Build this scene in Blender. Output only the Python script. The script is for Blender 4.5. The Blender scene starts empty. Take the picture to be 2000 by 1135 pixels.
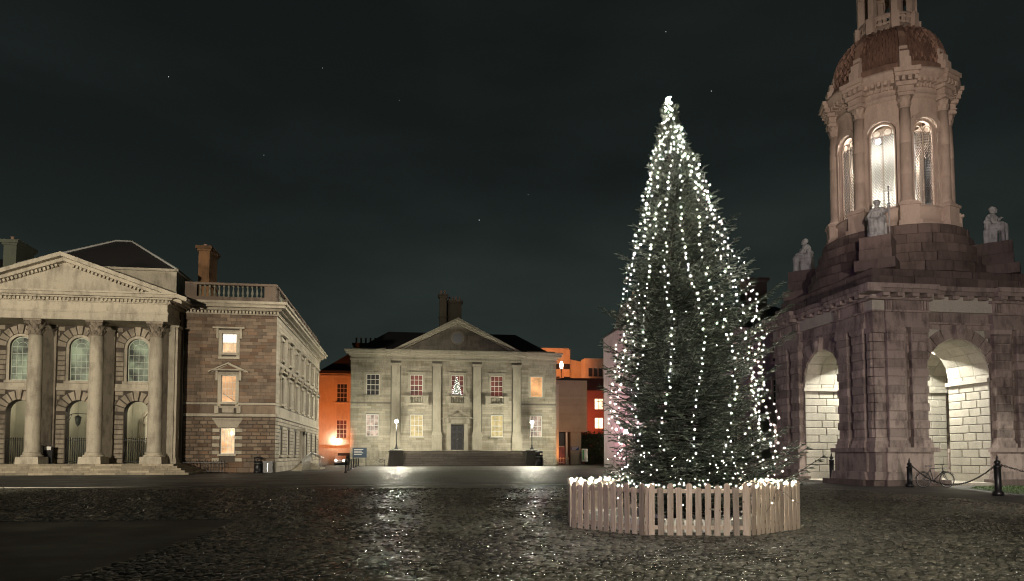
import bpy, math, random
import numpy as np
from mathutils import Matrix, Vector

random.seed(7)
rng = np.random.default_rng(7)
PI = math.pi
S = bpy.context.scene
COL = S.collection

# ------------------------------------------------------------------ camera
cam_d = bpy.data.cameras.new("camera")
cam_d.sensor_width = 36.0
cam_d.lens = 25.2
cam_d.shift_y = 0.1255
cam_d.clip_start = 0.1
cam_d.clip_end = 4000
cam = bpy.data.objects.new("camera", cam_d)
cam.location = (0, 0, 1.6)
cam.rotation_euler = (PI / 2 + math.atan(0.05), 0, 0)
COL.objects.link(cam)
S.camera = cam

# ------------------------------------------------------------------ view + render settings
S.render.engine = 'CYCLES'
S.view_settings.view_transform = 'Standard'
S.view_settings.look = 'None'
S.view_settings.exposure = 0.0
S.view_settings.gamma = 1.0
S.view_settings.use_curve_mapping = False
S.cycles.use_denoising = True
S.cycles.pixel_filter_type = 'BLACKMAN_HARRIS'
S.cycles.filter_width = 1.15
S.cycles.max_bounces = 5
S.cycles.diffuse_bounces = 2
S.cycles.glossy_bounces = 2
S.cycles.transparent_max_bounces = 6
S.cycles.sample_clamp_direct = 0
S.cycles.sample_clamp_indirect = 4
S.cycles.use_light_tree = True
S.cycles.caustics_reflective = False
S.cycles.caustics_refractive = False

# ------------------------------------------------------------------ night sky
W = bpy.data.worlds.new("World")
S.world = W
W.use_nodes = True
wn = W.node_tree
wn.nodes.clear()
def N(nt, t, **kw):
    n = nt.nodes.new(t)
    for k, v in kw.items():
        setattr(n, k, v)
    return n
wo = N(wn, 'ShaderNodeOutputWorld')
wb = N(wn, 'ShaderNodeBackground')
tc = N(wn, 'ShaderNodeTexCoord')
sx = N(wn, 'ShaderNodeSeparateXYZ')
wn.links.new(tc.outputs['Generated'], sx.inputs[0])
cr = N(wn, 'ShaderNodeValToRGB')
cr.color_ramp.elements[0].position = 0.0
cr.color_ramp.elements[0].color = (0.0235, 0.0315, 0.0275, 1)
cr.color_ramp.elements[1].position = 0.75
cr.color_ramp.elements[1].color = (0.0068, 0.0083, 0.0080, 1)
e = cr.color_ramp.elements.new(0.16); e.color = (0.0190, 0.0258, 0.0230, 1)
e = cr.color_ramp.elements.new(0.36); e.color = (0.0100, 0.0138, 0.0130, 1)
wn.links.new(sx.outputs['Z'], cr.inputs[0])
mp = N(wn, 'ShaderNodeMapping'); mp.inputs['Scale'].default_value = (1.3, 1.3, 3.6)
mp.inputs['Location'].default_value = (0.6, 0.2, 0.9)
wn.links.new(tc.outputs['Generated'], mp.inputs[0])
nz = N(wn, 'ShaderNodeTexNoise'); nz.inputs['Scale'].default_value = 1.7
nz.inputs['Detail'].default_value = 5; nz.inputs['Roughness'].default_value = 0.5
wn.links.new(mp.outputs[0], nz.inputs['Vector'])
nr = N(wn, 'ShaderNodeMapRange'); nr.inputs['From Min'].default_value = 0.44; nr.inputs['From Max'].default_value = 0.70
nr.inputs['To Min'].default_value = 0.93; nr.inputs['To Max'].default_value = 1.45
wn.links.new(nz.outputs[0], nr.inputs['Value'])
vm = N(wn, 'ShaderNodeVectorMath', operation='SCALE')
wn.links.new(cr.outputs[0], vm.inputs[0]); wn.links.new(nr.outputs[0], vm.inputs['Scale'])
wn.links.new(vm.outputs[0], wb.inputs['Color'])
wb.inputs['Strength'].default_value = 0.92
wn.links.new(wb.outputs[0], wo.inputs[0])

# ------------------------------------------------------------------ grid of the square
TH = math.atan(0.15)
CU, SU = math.cos(TH), math.sin(TH)
def grid(ox, oy, u, v):
    return (ox + CU * u - SU * v, oy + SU * u + CU * v)
CHA = (-37.0, 59.15)      # chapel
DIN = (-8.25, 108.0)      # dining hall
CAM = (23.15, 43.0)       # bell tower

def lamp(name, kind, loc, power, color, target=None, cone=60, blend=0.6, rad=0.3):
    d = bpy.data.lights.new(name, kind)
    d.energy = power; d.color = color
    d.shadow_soft_size = rad
    if kind == 'SPOT':
        d.spot_size = math.radians(cone); d.spot_blend = blend
    o = bpy.data.objects.new(name, d); o.location = loc
    if target is not None:
        o.rotation_euler = (Vector(target) - Vector(loc)).to_track_quat('-Z', 'Y').to_euler()
    COL.objects.link(o)
    return o

# floodlights of the square, mostly behind and beside the viewer
lamp("chapel_floodlight", 'SPOT', (-24, -8, 9), 132000, (1.0, 0.88, 0.70), (-36, 60, 9), 42, 0.5, 0.5)
lamp("chapel_fill_light", 'SPOT', (-52, 8, 10), 36000, (1.0, 0.88, 0.70), (-33, 62, 9), 32, 0.6, 1.0)  # added fill that softens the shadows in the portico
lamp("lawn_floodlight", 'SPOT', (42, 28, 7), 9000, (1.0, 0.95, 0.8), (23, 35.5, 0), 34, 0.5, 0.3)
lamp("chapel_side_floodlight", 'SPOT', (12, 50, 30), 95000, (1.0, 0.93, 0.78), (-24, 80, 6), 40, 0.6, 0.5)  # unseen lamp hung high over the square, without a fitting
lamp("hall_floodlight", 'SPOT', (2, -10, 12), 105000, (1.0, 0.91, 0.77), (-8, 108, 4), 18, 0.9, 0.5)
lamp("tower_floodlight", 'SPOT', (2, -6, 5), 56000, (1.0, 0.80, 0.69), (23, 43, 22.0), 22, 1.0, 0.3)
lamp("tower_foot_floodlight", 'SPOT', (13, 4, 3.2), 15000, (0.95, 0.80, 0.74), (23, 42, 6), 46, 0.8, 0.3)
lamp("square_floodlight", 'SPOT', (5, -9, 9), 19000, (1.0, 0.92, 0.75), (8, 13.0, 0), 66, 1.0, 0.3)

# ------------------------------------------------------------------ helpers
class MB:
    """collects faces, then builds one mesh object"""
    def __init__(self):
        self.v = []; self.f = []; self.s = []; self.m = []
    def add(self, vs, fs, M=None, smooth=False, mi=0):
        b = len(self.v)
        if M is not None:
            vs = [tuple(M @ Vector(p)) for p in vs]
        self.v += vs
        self.f += [tuple(b + i for i in f) for f in fs]
        self.s += [smooth] * len(fs)
        self.m += [mi] * len(fs)
        return self
    def box(self, x0, x1, y0, y1, z0, z1, M=None, mi=0):
        vs = [(x0, y0, z0), (x1, y0, z0), (x1, y1, z0), (x0, y1, z0), (x0, y0, z1), (x1, y0, z1), (x1, y1, z1), (x0, y1, z1)]
        return self.add(vs, [(0, 3, 2, 1), (4, 5, 6, 7), (0, 1, 5, 4), (1, 2, 6, 5), (2, 3, 7, 6), (3, 0, 4, 7)], M, mi=mi)
    def cbox(self, cx, cy, w, d, z0, z1, M=None):
        return self.box(cx - w / 2, cx + w / 2, cy - d / 2, cy + d / 2, z0, z1, M)
    def prism(self, poly, y0, y1, M=None, smooth=False):
        """polygon in x,z pulled along y"""
        n = len(poly)
        vs = [(x, y0, z) for x, z in poly] + [(x, y1, z) for x, z in poly]
        fs = [tuple(range(n)), tuple(range(2 * n - 1, n - 1, -1))]
        self.add(vs, fs, M)
        b = len(self.v) - 2 * n
        self.f += [(b + (i + 1) % n, b + i, b + n + i, b + n + (i + 1) % n) for i in range(n)]
        self.s += [smooth] * n; self.m += [0] * n
        return self
    def lathe(self, prof, n=16, M=None, smooth=True, a0=0.0, a1=2 * PI, cap=True):
        full = abs(a1 - a0 - 2 * PI) < 1e-6
        k = n if full else n + 1
        vs = []
        for r, z in prof:
            for i in range(k):
                a = a0 + (a1 - a0) * i / n
                vs.append((r * math.cos(a), r * math.sin(a), z))
        fs = []
        for j in range(len(prof) - 1):
            for i in range(n):
                i2 = (i + 1) % k
                fs.append((j * k + i, j * k + i2, (j + 1) * k + i2, (j + 1) * k + i))
        self.add(vs, fs, M, smooth)
        if cap and full:
            b = len(self.v) - len(vs)
            self.f.append(tuple(b + i for i in range(k - 1, -1, -1))); self.s.append(False); self.m.append(0)
            o = b + (len(prof) - 1) * k
            self.f.append(tuple(o + i for i in range(k))); self.s.append(False); self.m.append(0)
        return self
    def tube(self, pts, r, n=6, M=None):
        pts = [Vector(p) for p in pts]
        rs = r if isinstance(r, (list, tuple)) else [r] * len(pts)
        vs = []; fs = []
        for i, p in enumerate(pts):
            d = (pts[min(i + 1, len(pts) - 1)] - pts[max(i - 1, 0)])
            if d.length < 1e-9: d = Vector((0, 0, 1))
            d.normalize()
            a = d.cross(Vector((0, 0, 1)))
            if a.length < 0.05: a = d.cross(Vector((0, 1, 0)))
            a.normalize(); b = d.cross(a)
            for k in range(n):
                t = 2 * PI * k / n
                vs.append(tuple(p + (a * math.cos(t) + b * math.sin(t)) * rs[i]))
        for i in range(len(pts) - 1):
            for k in range(n):
                k2 = (k + 1) % n
                fs.append((i * n + k, (i + 1) * n + k, (i + 1) * n + k2, i * n + k2))
        self.add(vs, fs, M, True)
        b = len(self.v) - len(vs)
        self.f += [tuple(b + i for i in range(n)), tuple(b + (len(pts) - 1) * n + i for i in range(n - 1, -1, -1))]
        self.s += [False] * 2; self.m += [0] * 2
        return self
    def ball(self, c, r, n=10, m=6, M=None, sc=(1, 1, 1)):
        vs = []; fs = []
        for j in range(m + 1):
            t = PI * j / m
            for i in range(n):
                a = 2 * PI * i / n
                vs.append((c[0] + r * sc[0] * math.sin(t) * math.cos(a), c[1] + r * sc[1] * math.sin(t) * math.sin(a), c[2] + r * sc[2] * math.cos(t)))
        for j in range(m):
            for i in range(n):
                i2 = (i + 1) % n
                fs.append((j * n + i, (j + 1) * n + i, (j + 1) * n + i2, j * n + i2))
        return self.add(vs, fs, M, True)
    def mesh(self, name):
        me = bpy.data.meshes.new(name)
        me.from_pydata(self.v, [], self.f)
        me.polygons.foreach_set('use_smooth', self.s)
        if any(self.m): me.polygons.foreach_set('material_index', self.m)
        me.update()
        return me
    def build(self, name, mat, parent=None, kind=None, label=None):
        me = self.mesh(name)
        for mm in (mat if isinstance(mat, (list, tuple)) else [mat]): me.materials.append(mm)
        return link(name, me, parent, kind, label)

def link(name, data, parent=None, kind=None, label=None, M=None):
    o = bpy.data.objects.new(name, data)
    COL.objects.link(o)
    if parent is not None: o.parent = parent
    if M is not None: o.matrix_basis = M
    if kind: o['kind'] = kind
    if label: o['label'] = label
    return o

def tag(o, label, cat, group=None):
    o['label'] = label; o['category'] = cat
    if group: o['group'] = group
    return o

def thing(name, label, cat, loc=(0, 0, 0), rz=0.0, group=None):
    o = bpy.data.objects.new(name, None); COL.objects.link(o)
    o.empty_display_size = 0.3
    o.location = loc; o.rotation_euler = (0, 0, rz)
    return tag(o, label, cat, group)

def dup(root, loc, rz=None, label=None, scale=None):
    def rec(o, par):
        c = o.copy(); COL.objects.link(c)
        if par is not None: c.parent = par
        for ch in o.children: rec(ch, c)
        return c
    r = rec(root, None)
    r.location = loc
    if rz is not None: r.rotation_euler = (0, 0, rz)
    if label: r['label'] = label
    if scale: r.scale = (scale,) * 3
    return r

# ------------------------------------------------------------------ materials
def mat_new(name):
    m = bpy.data.materials.new(name); m.use_nodes = True
    nt = m.node_tree
    return m, nt, nt.nodes['Principled BSDF']

def math_n(nt, op, a, b=None, clamp=False):
    n = N(nt, 'ShaderNodeMath', operation=op); n.use_clamp = clamp
    for i, x in enumerate((a, b)):
        if x is None: continue
        if isinstance(x, (int, float)): n.inputs[i].default_value = x
        else: nt.links.new(x, n.inputs[i])
    return n.outputs[0]

def maprange(nt, v, a, b, c, d):
    n = N(nt, 'ShaderNodeMapRange')
    for k, x in zip(('From Min', 'From Max', 'To Min', 'To Max'), (a, b, c, d)): n.inputs[k].default_value = x
    nt.links.new(v, n.inputs['Value'])
    return n.outputs[0]

def noise(nt, vec, scale, detail=4, rough=0.55):
    n = N(nt, 'ShaderNodeTexNoise'); n.inputs['Scale'].default_value = scale
    n.inputs['Detail'].default_value = detail; n.inputs['Roughness'].default_value = rough
    nt.links.new(vec, n.inputs['Vector'])
    return n.outputs[0]

def stone_mat(name, col, dark=None, var=0.22, rough=0.82, stain=0.5, scale=1.0, bump=0.3, tint=None):
    m, nt, b = mat_new(name)
    g = N(nt, 'ShaderNodeNewGeometry')
    oi = N(nt, 'ShaderNodeObjectInfo')
    pos = g.outputs['Position']
    dark = dark or tuple(c * 0.35 for c in col)
    mapn = N(nt, 'ShaderNodeMapping'); mapn.inputs['Scale'].default_value = (1.0, 1.0, 0.22)
    nt.links.new(pos, mapn.inputs[0])
    n1 = noise(nt, pos, 0.55 * scale, 5, 0.6)
    n2 = noise(nt, mapn.outputs[0], 2.6 * scale, 5, 0.65)
    n3 = noise(nt, pos, 14 * scale, 4, 0.6)
    s = math_n(nt, 'ADD', math_n(nt, 'MULTIPLY', n1, 0.5), math_n(nt, 'MULTIPLY', n2, 0.5))
    s = maprange(nt, s, 0.47, 0.66, 0.0, stain)
    mix = N(nt, 'ShaderNodeMix', data_type='RGBA')
    mix.inputs[6].default_value = (*col, 1); mix.inputs[7].default_value = (*dark, 1)
    nt.links.new(s, mix.inputs[0])
    r = math_n(nt, 'FRACT', math_n(nt, 'ADD', g.outputs['Random Per Island'], oi.outputs['Random']))
    v = maprange(nt, r, 0, 1, 1 - var, 1 + var)
    v = math_n(nt, 'MULTIPLY', v, maprange(nt, n3, 0.3, 0.7, 0.86, 1.14))
    sc = N(nt, 'ShaderNodeVectorMath', operation='SCALE')
    nt.links.new(mix.outputs[2], sc.inputs[0]); nt.links.new(v, sc.inputs['Scale'])
    out = sc.outputs[0]
    if tint:
        m2 = N(nt, 'ShaderNodeMix', data_type='RGBA', blend_type='MULTIPLY')
        m2.inputs[7].default_value = (*tint, 1)
        r2 = math_n(nt, 'FRACT', math_n(nt, 'MULTIPLY', r, 7.31))
        nt.links.new(maprange(nt, r2, 0.55, 1, 0, 1), m2.inputs[0]); nt.links.new(out, m2.inputs[6])
        out = m2.outputs[2]
    nt.links.new(out, b.inputs['Base Color'])
    b.inputs['Roughness'].default_value = rough
    bp = N(nt, 'ShaderNodeBump'); bp.inputs['Strength'].default_value = bump; bp.inputs['Distance'].default_value = 0.02
    nt.links.new(n3, bp.inputs['Height']); nt.links.new(bp.outputs[0], b.inputs['Normal'])
    return m

def plain(name, col, rough=0.6, metal=0.0, nz_=0.15, scale=8):
    m, nt, b = mat_new(name)
    g = N(nt, 'ShaderNodeNewGeometry')
    n = noise(nt, g.outputs['Position'], scale, 4)
    v = maprange(nt, n, 0.3, 0.7, 1 - nz_, 1 + nz_)
    sc = N(nt, 'ShaderNodeVectorMath', operation='SCALE'); sc.inputs[0].default_value = col
    nt.links.new(v, sc.inputs['Scale']); nt.links.new(sc.outputs[0], b.inputs['Base Color'])
    b.inputs['Roughness'].default_value = rough; b.inputs['Metallic'].default_value = metal
    return m

def glow(name, col, strength, var=0.35, scale=1.2, gloss=True):
    m, nt, b = mat_new(name)
    g = N(nt, 'ShaderNodeNewGeometry')
    n = noise(nt, g.outputs['Position'], scale, 3)
    v = maprange(nt, n, 0.35, 0.65, strength * (1 - var), strength * (1 + var))
    b.inputs['Base Color'].default_value = (0.03, 0.03, 0.03, 1)
    b.inputs['Roughness'].default_value = 0.35 if gloss else 0.6
    b.inputs['Specular IOR Level'].default_value = 0.15
    b.inputs['Emission Color'].default_value = (*col, 1)
    nt.links.new(v, b.inputs['Emission Strength'])
    return m

M_CHA = stone_mat("pale_portland_stone", (0.42, 0.375, 0.29), (0.12, 0.10, 0.075), 0.12, stain=0.7, scale=1.1)
M_CHB = stone_mat("dark_stained_back_stone", (0.31, 0.265, 0.20), (0.07, 0.055, 0.04), 0.16, stain=0.85, scale=1.3)  # darker, more stained copy of the portico stone for its back wall
M_CHW = stone_mat("brown_granite_ashlar", (0.150, 0.108, 0.074), (0.045, 0.032, 0.022), 0.36, stain=0.5, tint=(0.75, 0.6, 0.5))
M_CHS = stone_mat("pale_granite_side_wall", (0.34, 0.30, 0.23), (0.12, 0.10, 0.075), 0.16, stain=0.5)
M_MORT = stone_mat("dark_mortar", (0.07, 0.055, 0.04), var=0.0, stain=0.3)
M_DIN = stone_mat("grey_olive_granite", (0.275, 0.25, 0.195), (0.11, 0.10, 0.075), 0.16, stain=0.65, tint=(0.75, 0.72, 0.66))
M_DIT = stone_mat("pale_granite_trim", (0.30, 0.275, 0.215), (0.14, 0.13, 0.095), 0.08, stain=0.6)
M_DMO = stone_mat("grey_mortar", (0.12, 0.11, 0.085), var=0.0, stain=0.3)
M_CAM = stone_mat("weathered_tower_granite", (0.31, 0.25, 0.22), (0.055, 0.036, 0.034), 0.26, stain=0.9, scale=1.5)
M_CAL = stone_mat("clean_passage_stone", (0.46, 0.43, 0.36), (0.26, 0.235, 0.19), 0.08, stain=0.5)
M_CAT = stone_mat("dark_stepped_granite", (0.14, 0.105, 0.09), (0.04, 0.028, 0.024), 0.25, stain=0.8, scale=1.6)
M_CAD = stone_mat("warm_tower_limestone", (0.46, 0.37, 0.30), (0.17, 0.12, 0.09), 0.07, stain=0.5, scale=1.3)
M_DOM = stone_mat("reddish_dome_stone", (0.235, 0.15, 0.11), (0.085, 0.055, 0.04), 0.5, stain=0.7, scale=2)
M_STA = stone_mat("grey_statue_marble", (0.40, 0.41, 0.40), (0.10, 0.10, 0.10), 0.0, stain=0.8, scale=4)
M_SLATE = plain("dark_slate", (0.022, 0.02, 0.02), 0.7, scale=5)
M_IRON = plain("black_iron", (0.012, 0.012, 0.013), 0.4, 0.3)
M_STEEL = plain("bright_steel", (0.55, 0.55, 0.55), 0.3, 0.9)
M_RUB = plain("black_rubber", (0.015, 0.015, 0.015), 0.8)
M_FRAME = plain("white_window_paint", (0.62, 0.60, 0.52), 0.5, nz_=0.08)
M_GFRAME = plain("green_grey_window_paint", (0.42, 0.46, 0.36), 0.5, nz_=0.08)
M_DARKG = glow("dark_glass", (0.35, 0.1, 0.06), 0.02)
M_BLACKG = glow("black_glass", (0.3, 0.3, 0.3), 0.01)
M_REDG = glow("red_curtain_glass", (0.85, 0.16, 0.10), 0.14, 0.5, 0.9)
M_WARM = glow("warm_lit_glass", (1.0, 0.50, 0.20), 0.85, 0.35, 0.8)
M_WARM2 = glow("bright_warm_glass", (1.0, 0.62, 0.32), 0.95, 0.3, 1.6)
M_BLIND = glow("white_lit_blind", (1.0, .88, .78), 1.5, .1)
M_YEL = glow("yellow_blind_glass", (0.95, 0.74, 0.30), 0.55, 0.3, 1.0)
M_PINK = glow("pale_pink_blind_glass", (0.85, 0.62, 0.52), 0.42, 0.6, 1.1)
M_GREEN = glow("pale_green_lit_glass", (0.62, 0.72, 0.42), 0.22, 0.9, 0.9)
M_ORW = glow("orange_lit_office_glass", (1.0, 0.70, 0.42), 2.4, 0.3, 1.0)
M_LAMPG = glow("lamp_glass", (1.0, 0.95, 0.78), 60.0, 0.0, gloss=False)
M_FLOODG = glow("floodlamp_glass", (1.0, 0.98, 0.90), 45.0, 0.0, gloss=False)
M_ORST = stone_mat("orange_lit_render", (0.55, 0.50, 0.42), (0.28, 0.24, 0.2), 0.08, stain=0.4)
M_ORDK = plain("dull_brick", (0.30, 0.20, 0.15), 0.8)
M_CONC = stone_mat("board_marked_concrete", (0.36, 0.31, 0.24), (0.2, 0.17, 0.13), 0.05, stain=0.4)
M_WALLC = plain("cream_plaster", (0.50, 0.48, 0.38), 0.8, nz_=0.1, scale=1)
M_PAPER = plain("white_paper", (0.8, 0.78, 0.72), 0.7)
M_BLUE = plain("blue_sign_paint", (0.02, 0.05, 0.22), 0.4)
M_STAR = glow("star_glow", (0.9, 0.95, 1.0), 1.3, 0.0)

# ------------------------------------------------------------------ bank of separate stones
CAMP = Vector((0, 0, 1.6))
_stone_cache = {}
def stone_mesh(w, h, d, c, mat):
    key = (round(w, 2), round(h, 2), round(d, 3), mat.name)
    if key not in _stone_cache:
        w2, h2 = key[0] / 2, key[1] / 2
        c = min(c, d * 0.8, w2 * 0.4, h2 * 0.4)
        vs = [(-w2, 0, -h2), (w2, 0, -h2), (w2, 0, h2), (-w2, 0, h2),
              (-w2, -(d - c), -h2), (w2, -(d - c), -h2), (w2, -(d - c), h2), (-w2, -(d - c), h2),
              (-w2 + c, -d, -h2 + c), (w2 - c, -d, -h2 + c), (w2 - c, -d, h2 - c), (-w2 + c, -d, h2 - c)]
        fs = [(8, 9, 10, 11)]
        for k in range(4):
            k2 = (k + 1) % 4
            fs += [(k, k2, 4 + k2, 4 + k), (4 + k, 4 + k2, 8 + k2, 8 + k)]
        me = bpy.data.meshes.new("stone"); me.from_pydata(vs, [], fs); me.update()
        me.materials.append(mat)
        _stone_cache[key] = (me, vs, fs)
    return _stone_cache[key]

class Bank:
    def __init__(self, parent, limit=285):
        self.p = parent; self.items = []; self.limit = limit
    def put(self, name, me, vs, fs, M, mat, area, normal, child_of=None):
        self.items.append((name, me, vs, fs, M, mat, area, Vector(normal)))
    def stone(self, F, x, z, w, h, y, d, mat, c=0.025, gap=0.012, name="stone"):
        me, vs, fs = stone_mesh(w - gap, h - gap, d, c, mat)
        M = F @ Matrix.Translation((x, y, z))
        self.put(name, me, vs, fs, M, mat, w * h, (F.to_3x3() @ Vector((0, -1, 0))))
    def solid(self, name, vs, fs, mat, area, normal):
        c = sum((Vector(v) for v in vs), Vector()) / len(vs)
        vs = [tuple(Vector(v) - c) for v in vs]
        self.put(name, None, vs, fs, Matrix.Translation(c), mat, area, normal)
    def flush(self, rest="stonework"):
        bpy.context.view_layer.update()
        MW = self.p.matrix_world.copy()
        MW = Matrix.Translation(self.p.location) @ Matrix.Rotation(self.p.rotation_euler[2], 4, 'Z')
        R = MW.to_3x3()
        sc = []
        for i, it in enumerate(self.items):
            P = MW @ it[4].translation
            d = CAMP - P
            facing = max(0.0, (R @ it[7]).dot(d.normalized()))
            dd = P.y + 0.05 * P.z
            px = 1000 + 1400 * P.x / max(dd, 0.1)
            vis = 1.0 if -20 < px < 2020 else 0.0
            sc.append((-(it[6] * facing / d.length_squared * vis), i))
        sc.sort()
        left = {}
        cnt = {}
        for s_, i in sc:
            name, me, vs, fs, M, mat, area, nn = self.items[i]
            if s_ < 0 and cnt.get(name, 0) < self.limit:
                cnt[name] = cnt.get(name, 0) + 1
                if me is None:
                    me = bpy.data.meshes.new(name); me.from_pydata(vs, [], fs); me.update(); me.materials.append(mat)
                link(name, me, self.p, M=M)
            else:
                left.setdefault(mat.name, (mat, MB()))[1].add(vs, fs, M)
        for k, (mat, mb) in left.items():
            mb.build(rest, mat, self.p, kind='stuff')

def courses(bank, F, x0, x1, z0, z1, ch, ln, y, d, mat, holes=(), gap=0.012, c=0.02, jit=0.35, name="stone", align=False):
    """running-bond masonry on face F between x0..x1, z0..z1, cut round the holes"""
    n = max(1, round((z1 - z0) / ch)); h = (z1 - z0) / n
    for j in range(n):
        za, zb = z0 + j * h, z0 + (j + 1) * h
        segs = [(x0, x1)]
        for hx0, hx1, hz0, hz1, arch in holes:
            if zb <= hz0 + 1e-3 or za >= hz1 - 1e-3: continue
            a, b = hx0, hx1
            if arch:
                cx, r = (hx0 + hx1) / 2, (hx1 - hx0) / 2
                sp = hz1 - r
                if za > sp:
                    t = min(1.0, (za - sp) / r); w = r * math.sqrt(max(0, 1 - t * t)) + 0.02
                    a, b = cx - w, cx + w
            ns = []
            for s0, s1 in segs:
                if b <= s0 or a >= s1: ns.append((s0, s1)); continue
                if a > s0 + 0.08: ns.append((s0, a))
                if b < s1 - 0.08: ns.append((b, s1))
            segs = ns
        for s0, s1 in segs:
            L = s1 - s0
            k = max(1, round(L / ln))
            cuts = [s0 + L * i / k for i in range(k + 1)]
            if not align and k > 1:
                off = (0.5 if j % 2 else 0.0) * L / k
                cuts = [s0] + [q + off * 1.0 + random.uniform(-jit, jit) * L / k * 0.5 for q in cuts[1:-1]] + [s1]
                if j % 2: cuts = [q for i, q in enumerate(cuts) if i == 0 or i == len(cuts) - 1 or q < s1 - 0.25 * L / k]
            for a, b in zip(cuts[:-1], cuts[1:]):
                bank.stone(F, (a + b) / 2, (za + zb) / 2, b - a, h, y, d * random.uniform(0.8, 1.1), mat, c, gap, name)

def voussoirs(bank, F, cx, cz, r0, r1, y0, y1, n, mat, gap=0.03, key=0.0, name="voussoir"):
    for i in range(n):
        a0 = PI * i / n + gap / (2 * r0); a1 = PI * (i + 1) / n - gap / (2 * r0)
        rr = r1 + (key if i == n // 2 else 0)
        yy = y0 - (0.06 if (i == n // 2 and key) else 0)
        pts = []
        for y in (yy, y1):
            for r, a in ((r0, a0), (r0, (a0 + a1) / 2), (r0, a1), (rr, a1), (rr, a0)):
                pts.append(F @ Vector((cx + r * math.cos(a), y, cz + r * math.sin(a))))
        fs = [(0, 4, 3, 2, 1), (5, 6, 7, 8, 9)] + [(k, (k + 1) % 5, 5 + (k + 1) % 5, 5 + k) for k in range(5)]
        bank.solid(name, pts, fs, mat, (r1 - r0) * (r0 + r1) / 2 * PI / n, F.to_3x3() @ Vector((0, -1, 0)))

def wall_holes(mb, x0, x1, z0, z1, y0, y1, holes, M=None):
    """wall slab with rectangular and arched openings, reveals included.  holes: (x0,x1,z0,z1,arch)"""
    hs = sorted(holes, key=lambda h: h[0])
    xs = sorted({x0, x1} | {h[0] for h in hs} | {h[1] for h in hs})
    for a, b in zip(xs[:-1], xs[1:]):
        col = sorted([h for h in hs if h[0] <= a + 1e-6 and h[1] >= b - 1e-6], key=lambda h: h[2])
        z = z0
        for h in col:
            if h[2] > z + 1e-4: mb.box(a, b, y0, y1, z, h[2], M)
            if h[4]:
                cx, r = (h[0] + h[1]) / 2, (h[1] - h[0]) / 2
                sp = h[3] - r
                top = h[3] + 0.05
                n = 10
                for k in range(n):
                    t0, t1 = PI * k / n, PI * (k + 1) / n
                    xa, xb = cx + r * math.cos(t1), cx + r * math.cos(t0)
                    za_, zb_ = sp + r * math.sin(t1), sp + r * math.sin(t0)
                    mb.prism([(xa, za_), (xb, zb_), (xb, top), (xa, top)], y0, y1, M)
                z = top
            else:
                z = h[3]
        if z < z1 - 1e-4: mb.box(a, b, y0, y1, z, z1, M)

def sash(parent, F, cx, z0, z1, w, y, cols, rows, pmat, fmat=M_FRAME, arch=False, sill=True, smat=None, bar=0.045, fr=0.09):
    """a window part: frame with glazing bars, child pane, child sill"""
    f = MB()
    if arch:
        r = w / 2; sp = z1 - r; ym = y
        f.box(cx - r, cx - r + fr, y, y + 0.12, z0, sp, F); f.box(cx + r - fr, cx + r, y, y + 0.12, z0, sp, F)
        f.box(cx - r + fr, cx + r - fr, y, y + 0.12, z0, z0 + fr, F)
        n = 12
        for k in range(n):
            t0, t1 = PI * k / n, PI * (k + 1) / n
            f.prism([(cx + r * math.cos(t), sp + r * math.sin(t)) for t in (t0, t1)] + [(cx + (r - fr) * math.cos(t), sp + (r - fr) * math.sin(t)) for t in (t1, t0)], y, y + 0.12, F)
            f.prism([(cx + r * .5 * math.cos(t), sp + r * .5 * math.sin(t)) for t in (t0, t1)] + [(cx + (r * .5 - bar) * math.cos(t), sp + (r * .5 - bar) * math.sin(t)) for t in (t1, t0)], y + .02, y + 0.08, F)
        for k in range(1, 4):
            t = PI * k / 4
            c_, s_ = math.cos(t), math.sin(t)
            f.prism([(cx + r * .5 * c_ - s_ * bar / 2, sp + r * .5 * s_ + c_ * bar / 2), (cx + r * .5 * c_ + s_ * bar / 2, sp + r * .5 * s_ - c_ * bar / 2),
                     (cx + (r - fr / 2) * c_ + s_ * bar / 2, sp + (r - fr / 2) * s_ - c_ * bar / 2), (cx + (r - fr / 2) * c_ - s_ * bar / 2, sp + (r - fr / 2) * s_ + c_ * bar / 2)], y + .021, y + 0.079, F)
        ztop = sp
        poly = [(cx - r, z0), (cx + r, z0)] + [(cx + r * math.cos(PI * k / 12), sp + r * math.sin(PI * k / 12)) for k in range(13)]
    else:
        r = w / 2
        f.box(cx - r, cx - r + fr, y, y + 0.12, z0, z1, F); f.box(cx + r - fr, cx + r, y, y + 0.12, z0, z1, F)
        f.box(cx - r + fr, cx + r - fr, y, y + 0.12, z0, z0 + fr, F); f.box(cx - r + fr, cx + r - fr, y, y + 0.12, z1 - fr, z1, F)
        ztop = z1
        poly = [(cx - r, z0), (cx + r, z0), (cx + r, z1), (cx - r, z1)]
    for i in range(1, cols):
        x = cx - w / 2 + w * i / cols
        f.box(x - bar / 2, x + bar / 2, y + .02, y + 0.08, z0 + fr, ztop - (0 if arch else fr), F)
    for j in range(1, rows + (1 if arch else 0)):
        z = z0 + (ztop - z0) * j / rows
        b2 = bar * (1.6 if j == rows // 2 else 1)
        f.box(cx - w / 2 + fr, cx + w / 2 - fr, y + .024, y + 0.076, z - b2 / 2, z + b2 / 2, F)
    o = f.build("window", fmat, parent)
    p = MB().prism(poly, y + 0.05, y + 0.062, F).build("pane", pmat, o)
    if sill:
        MB().box(cx - w / 2 - 0.18, cx + w / 2 + 0.18, y - 0.36, y - 0.005, z0 - 0.2, z0, F).build("sill", smat or M_CHA, o)
    return o

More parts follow.
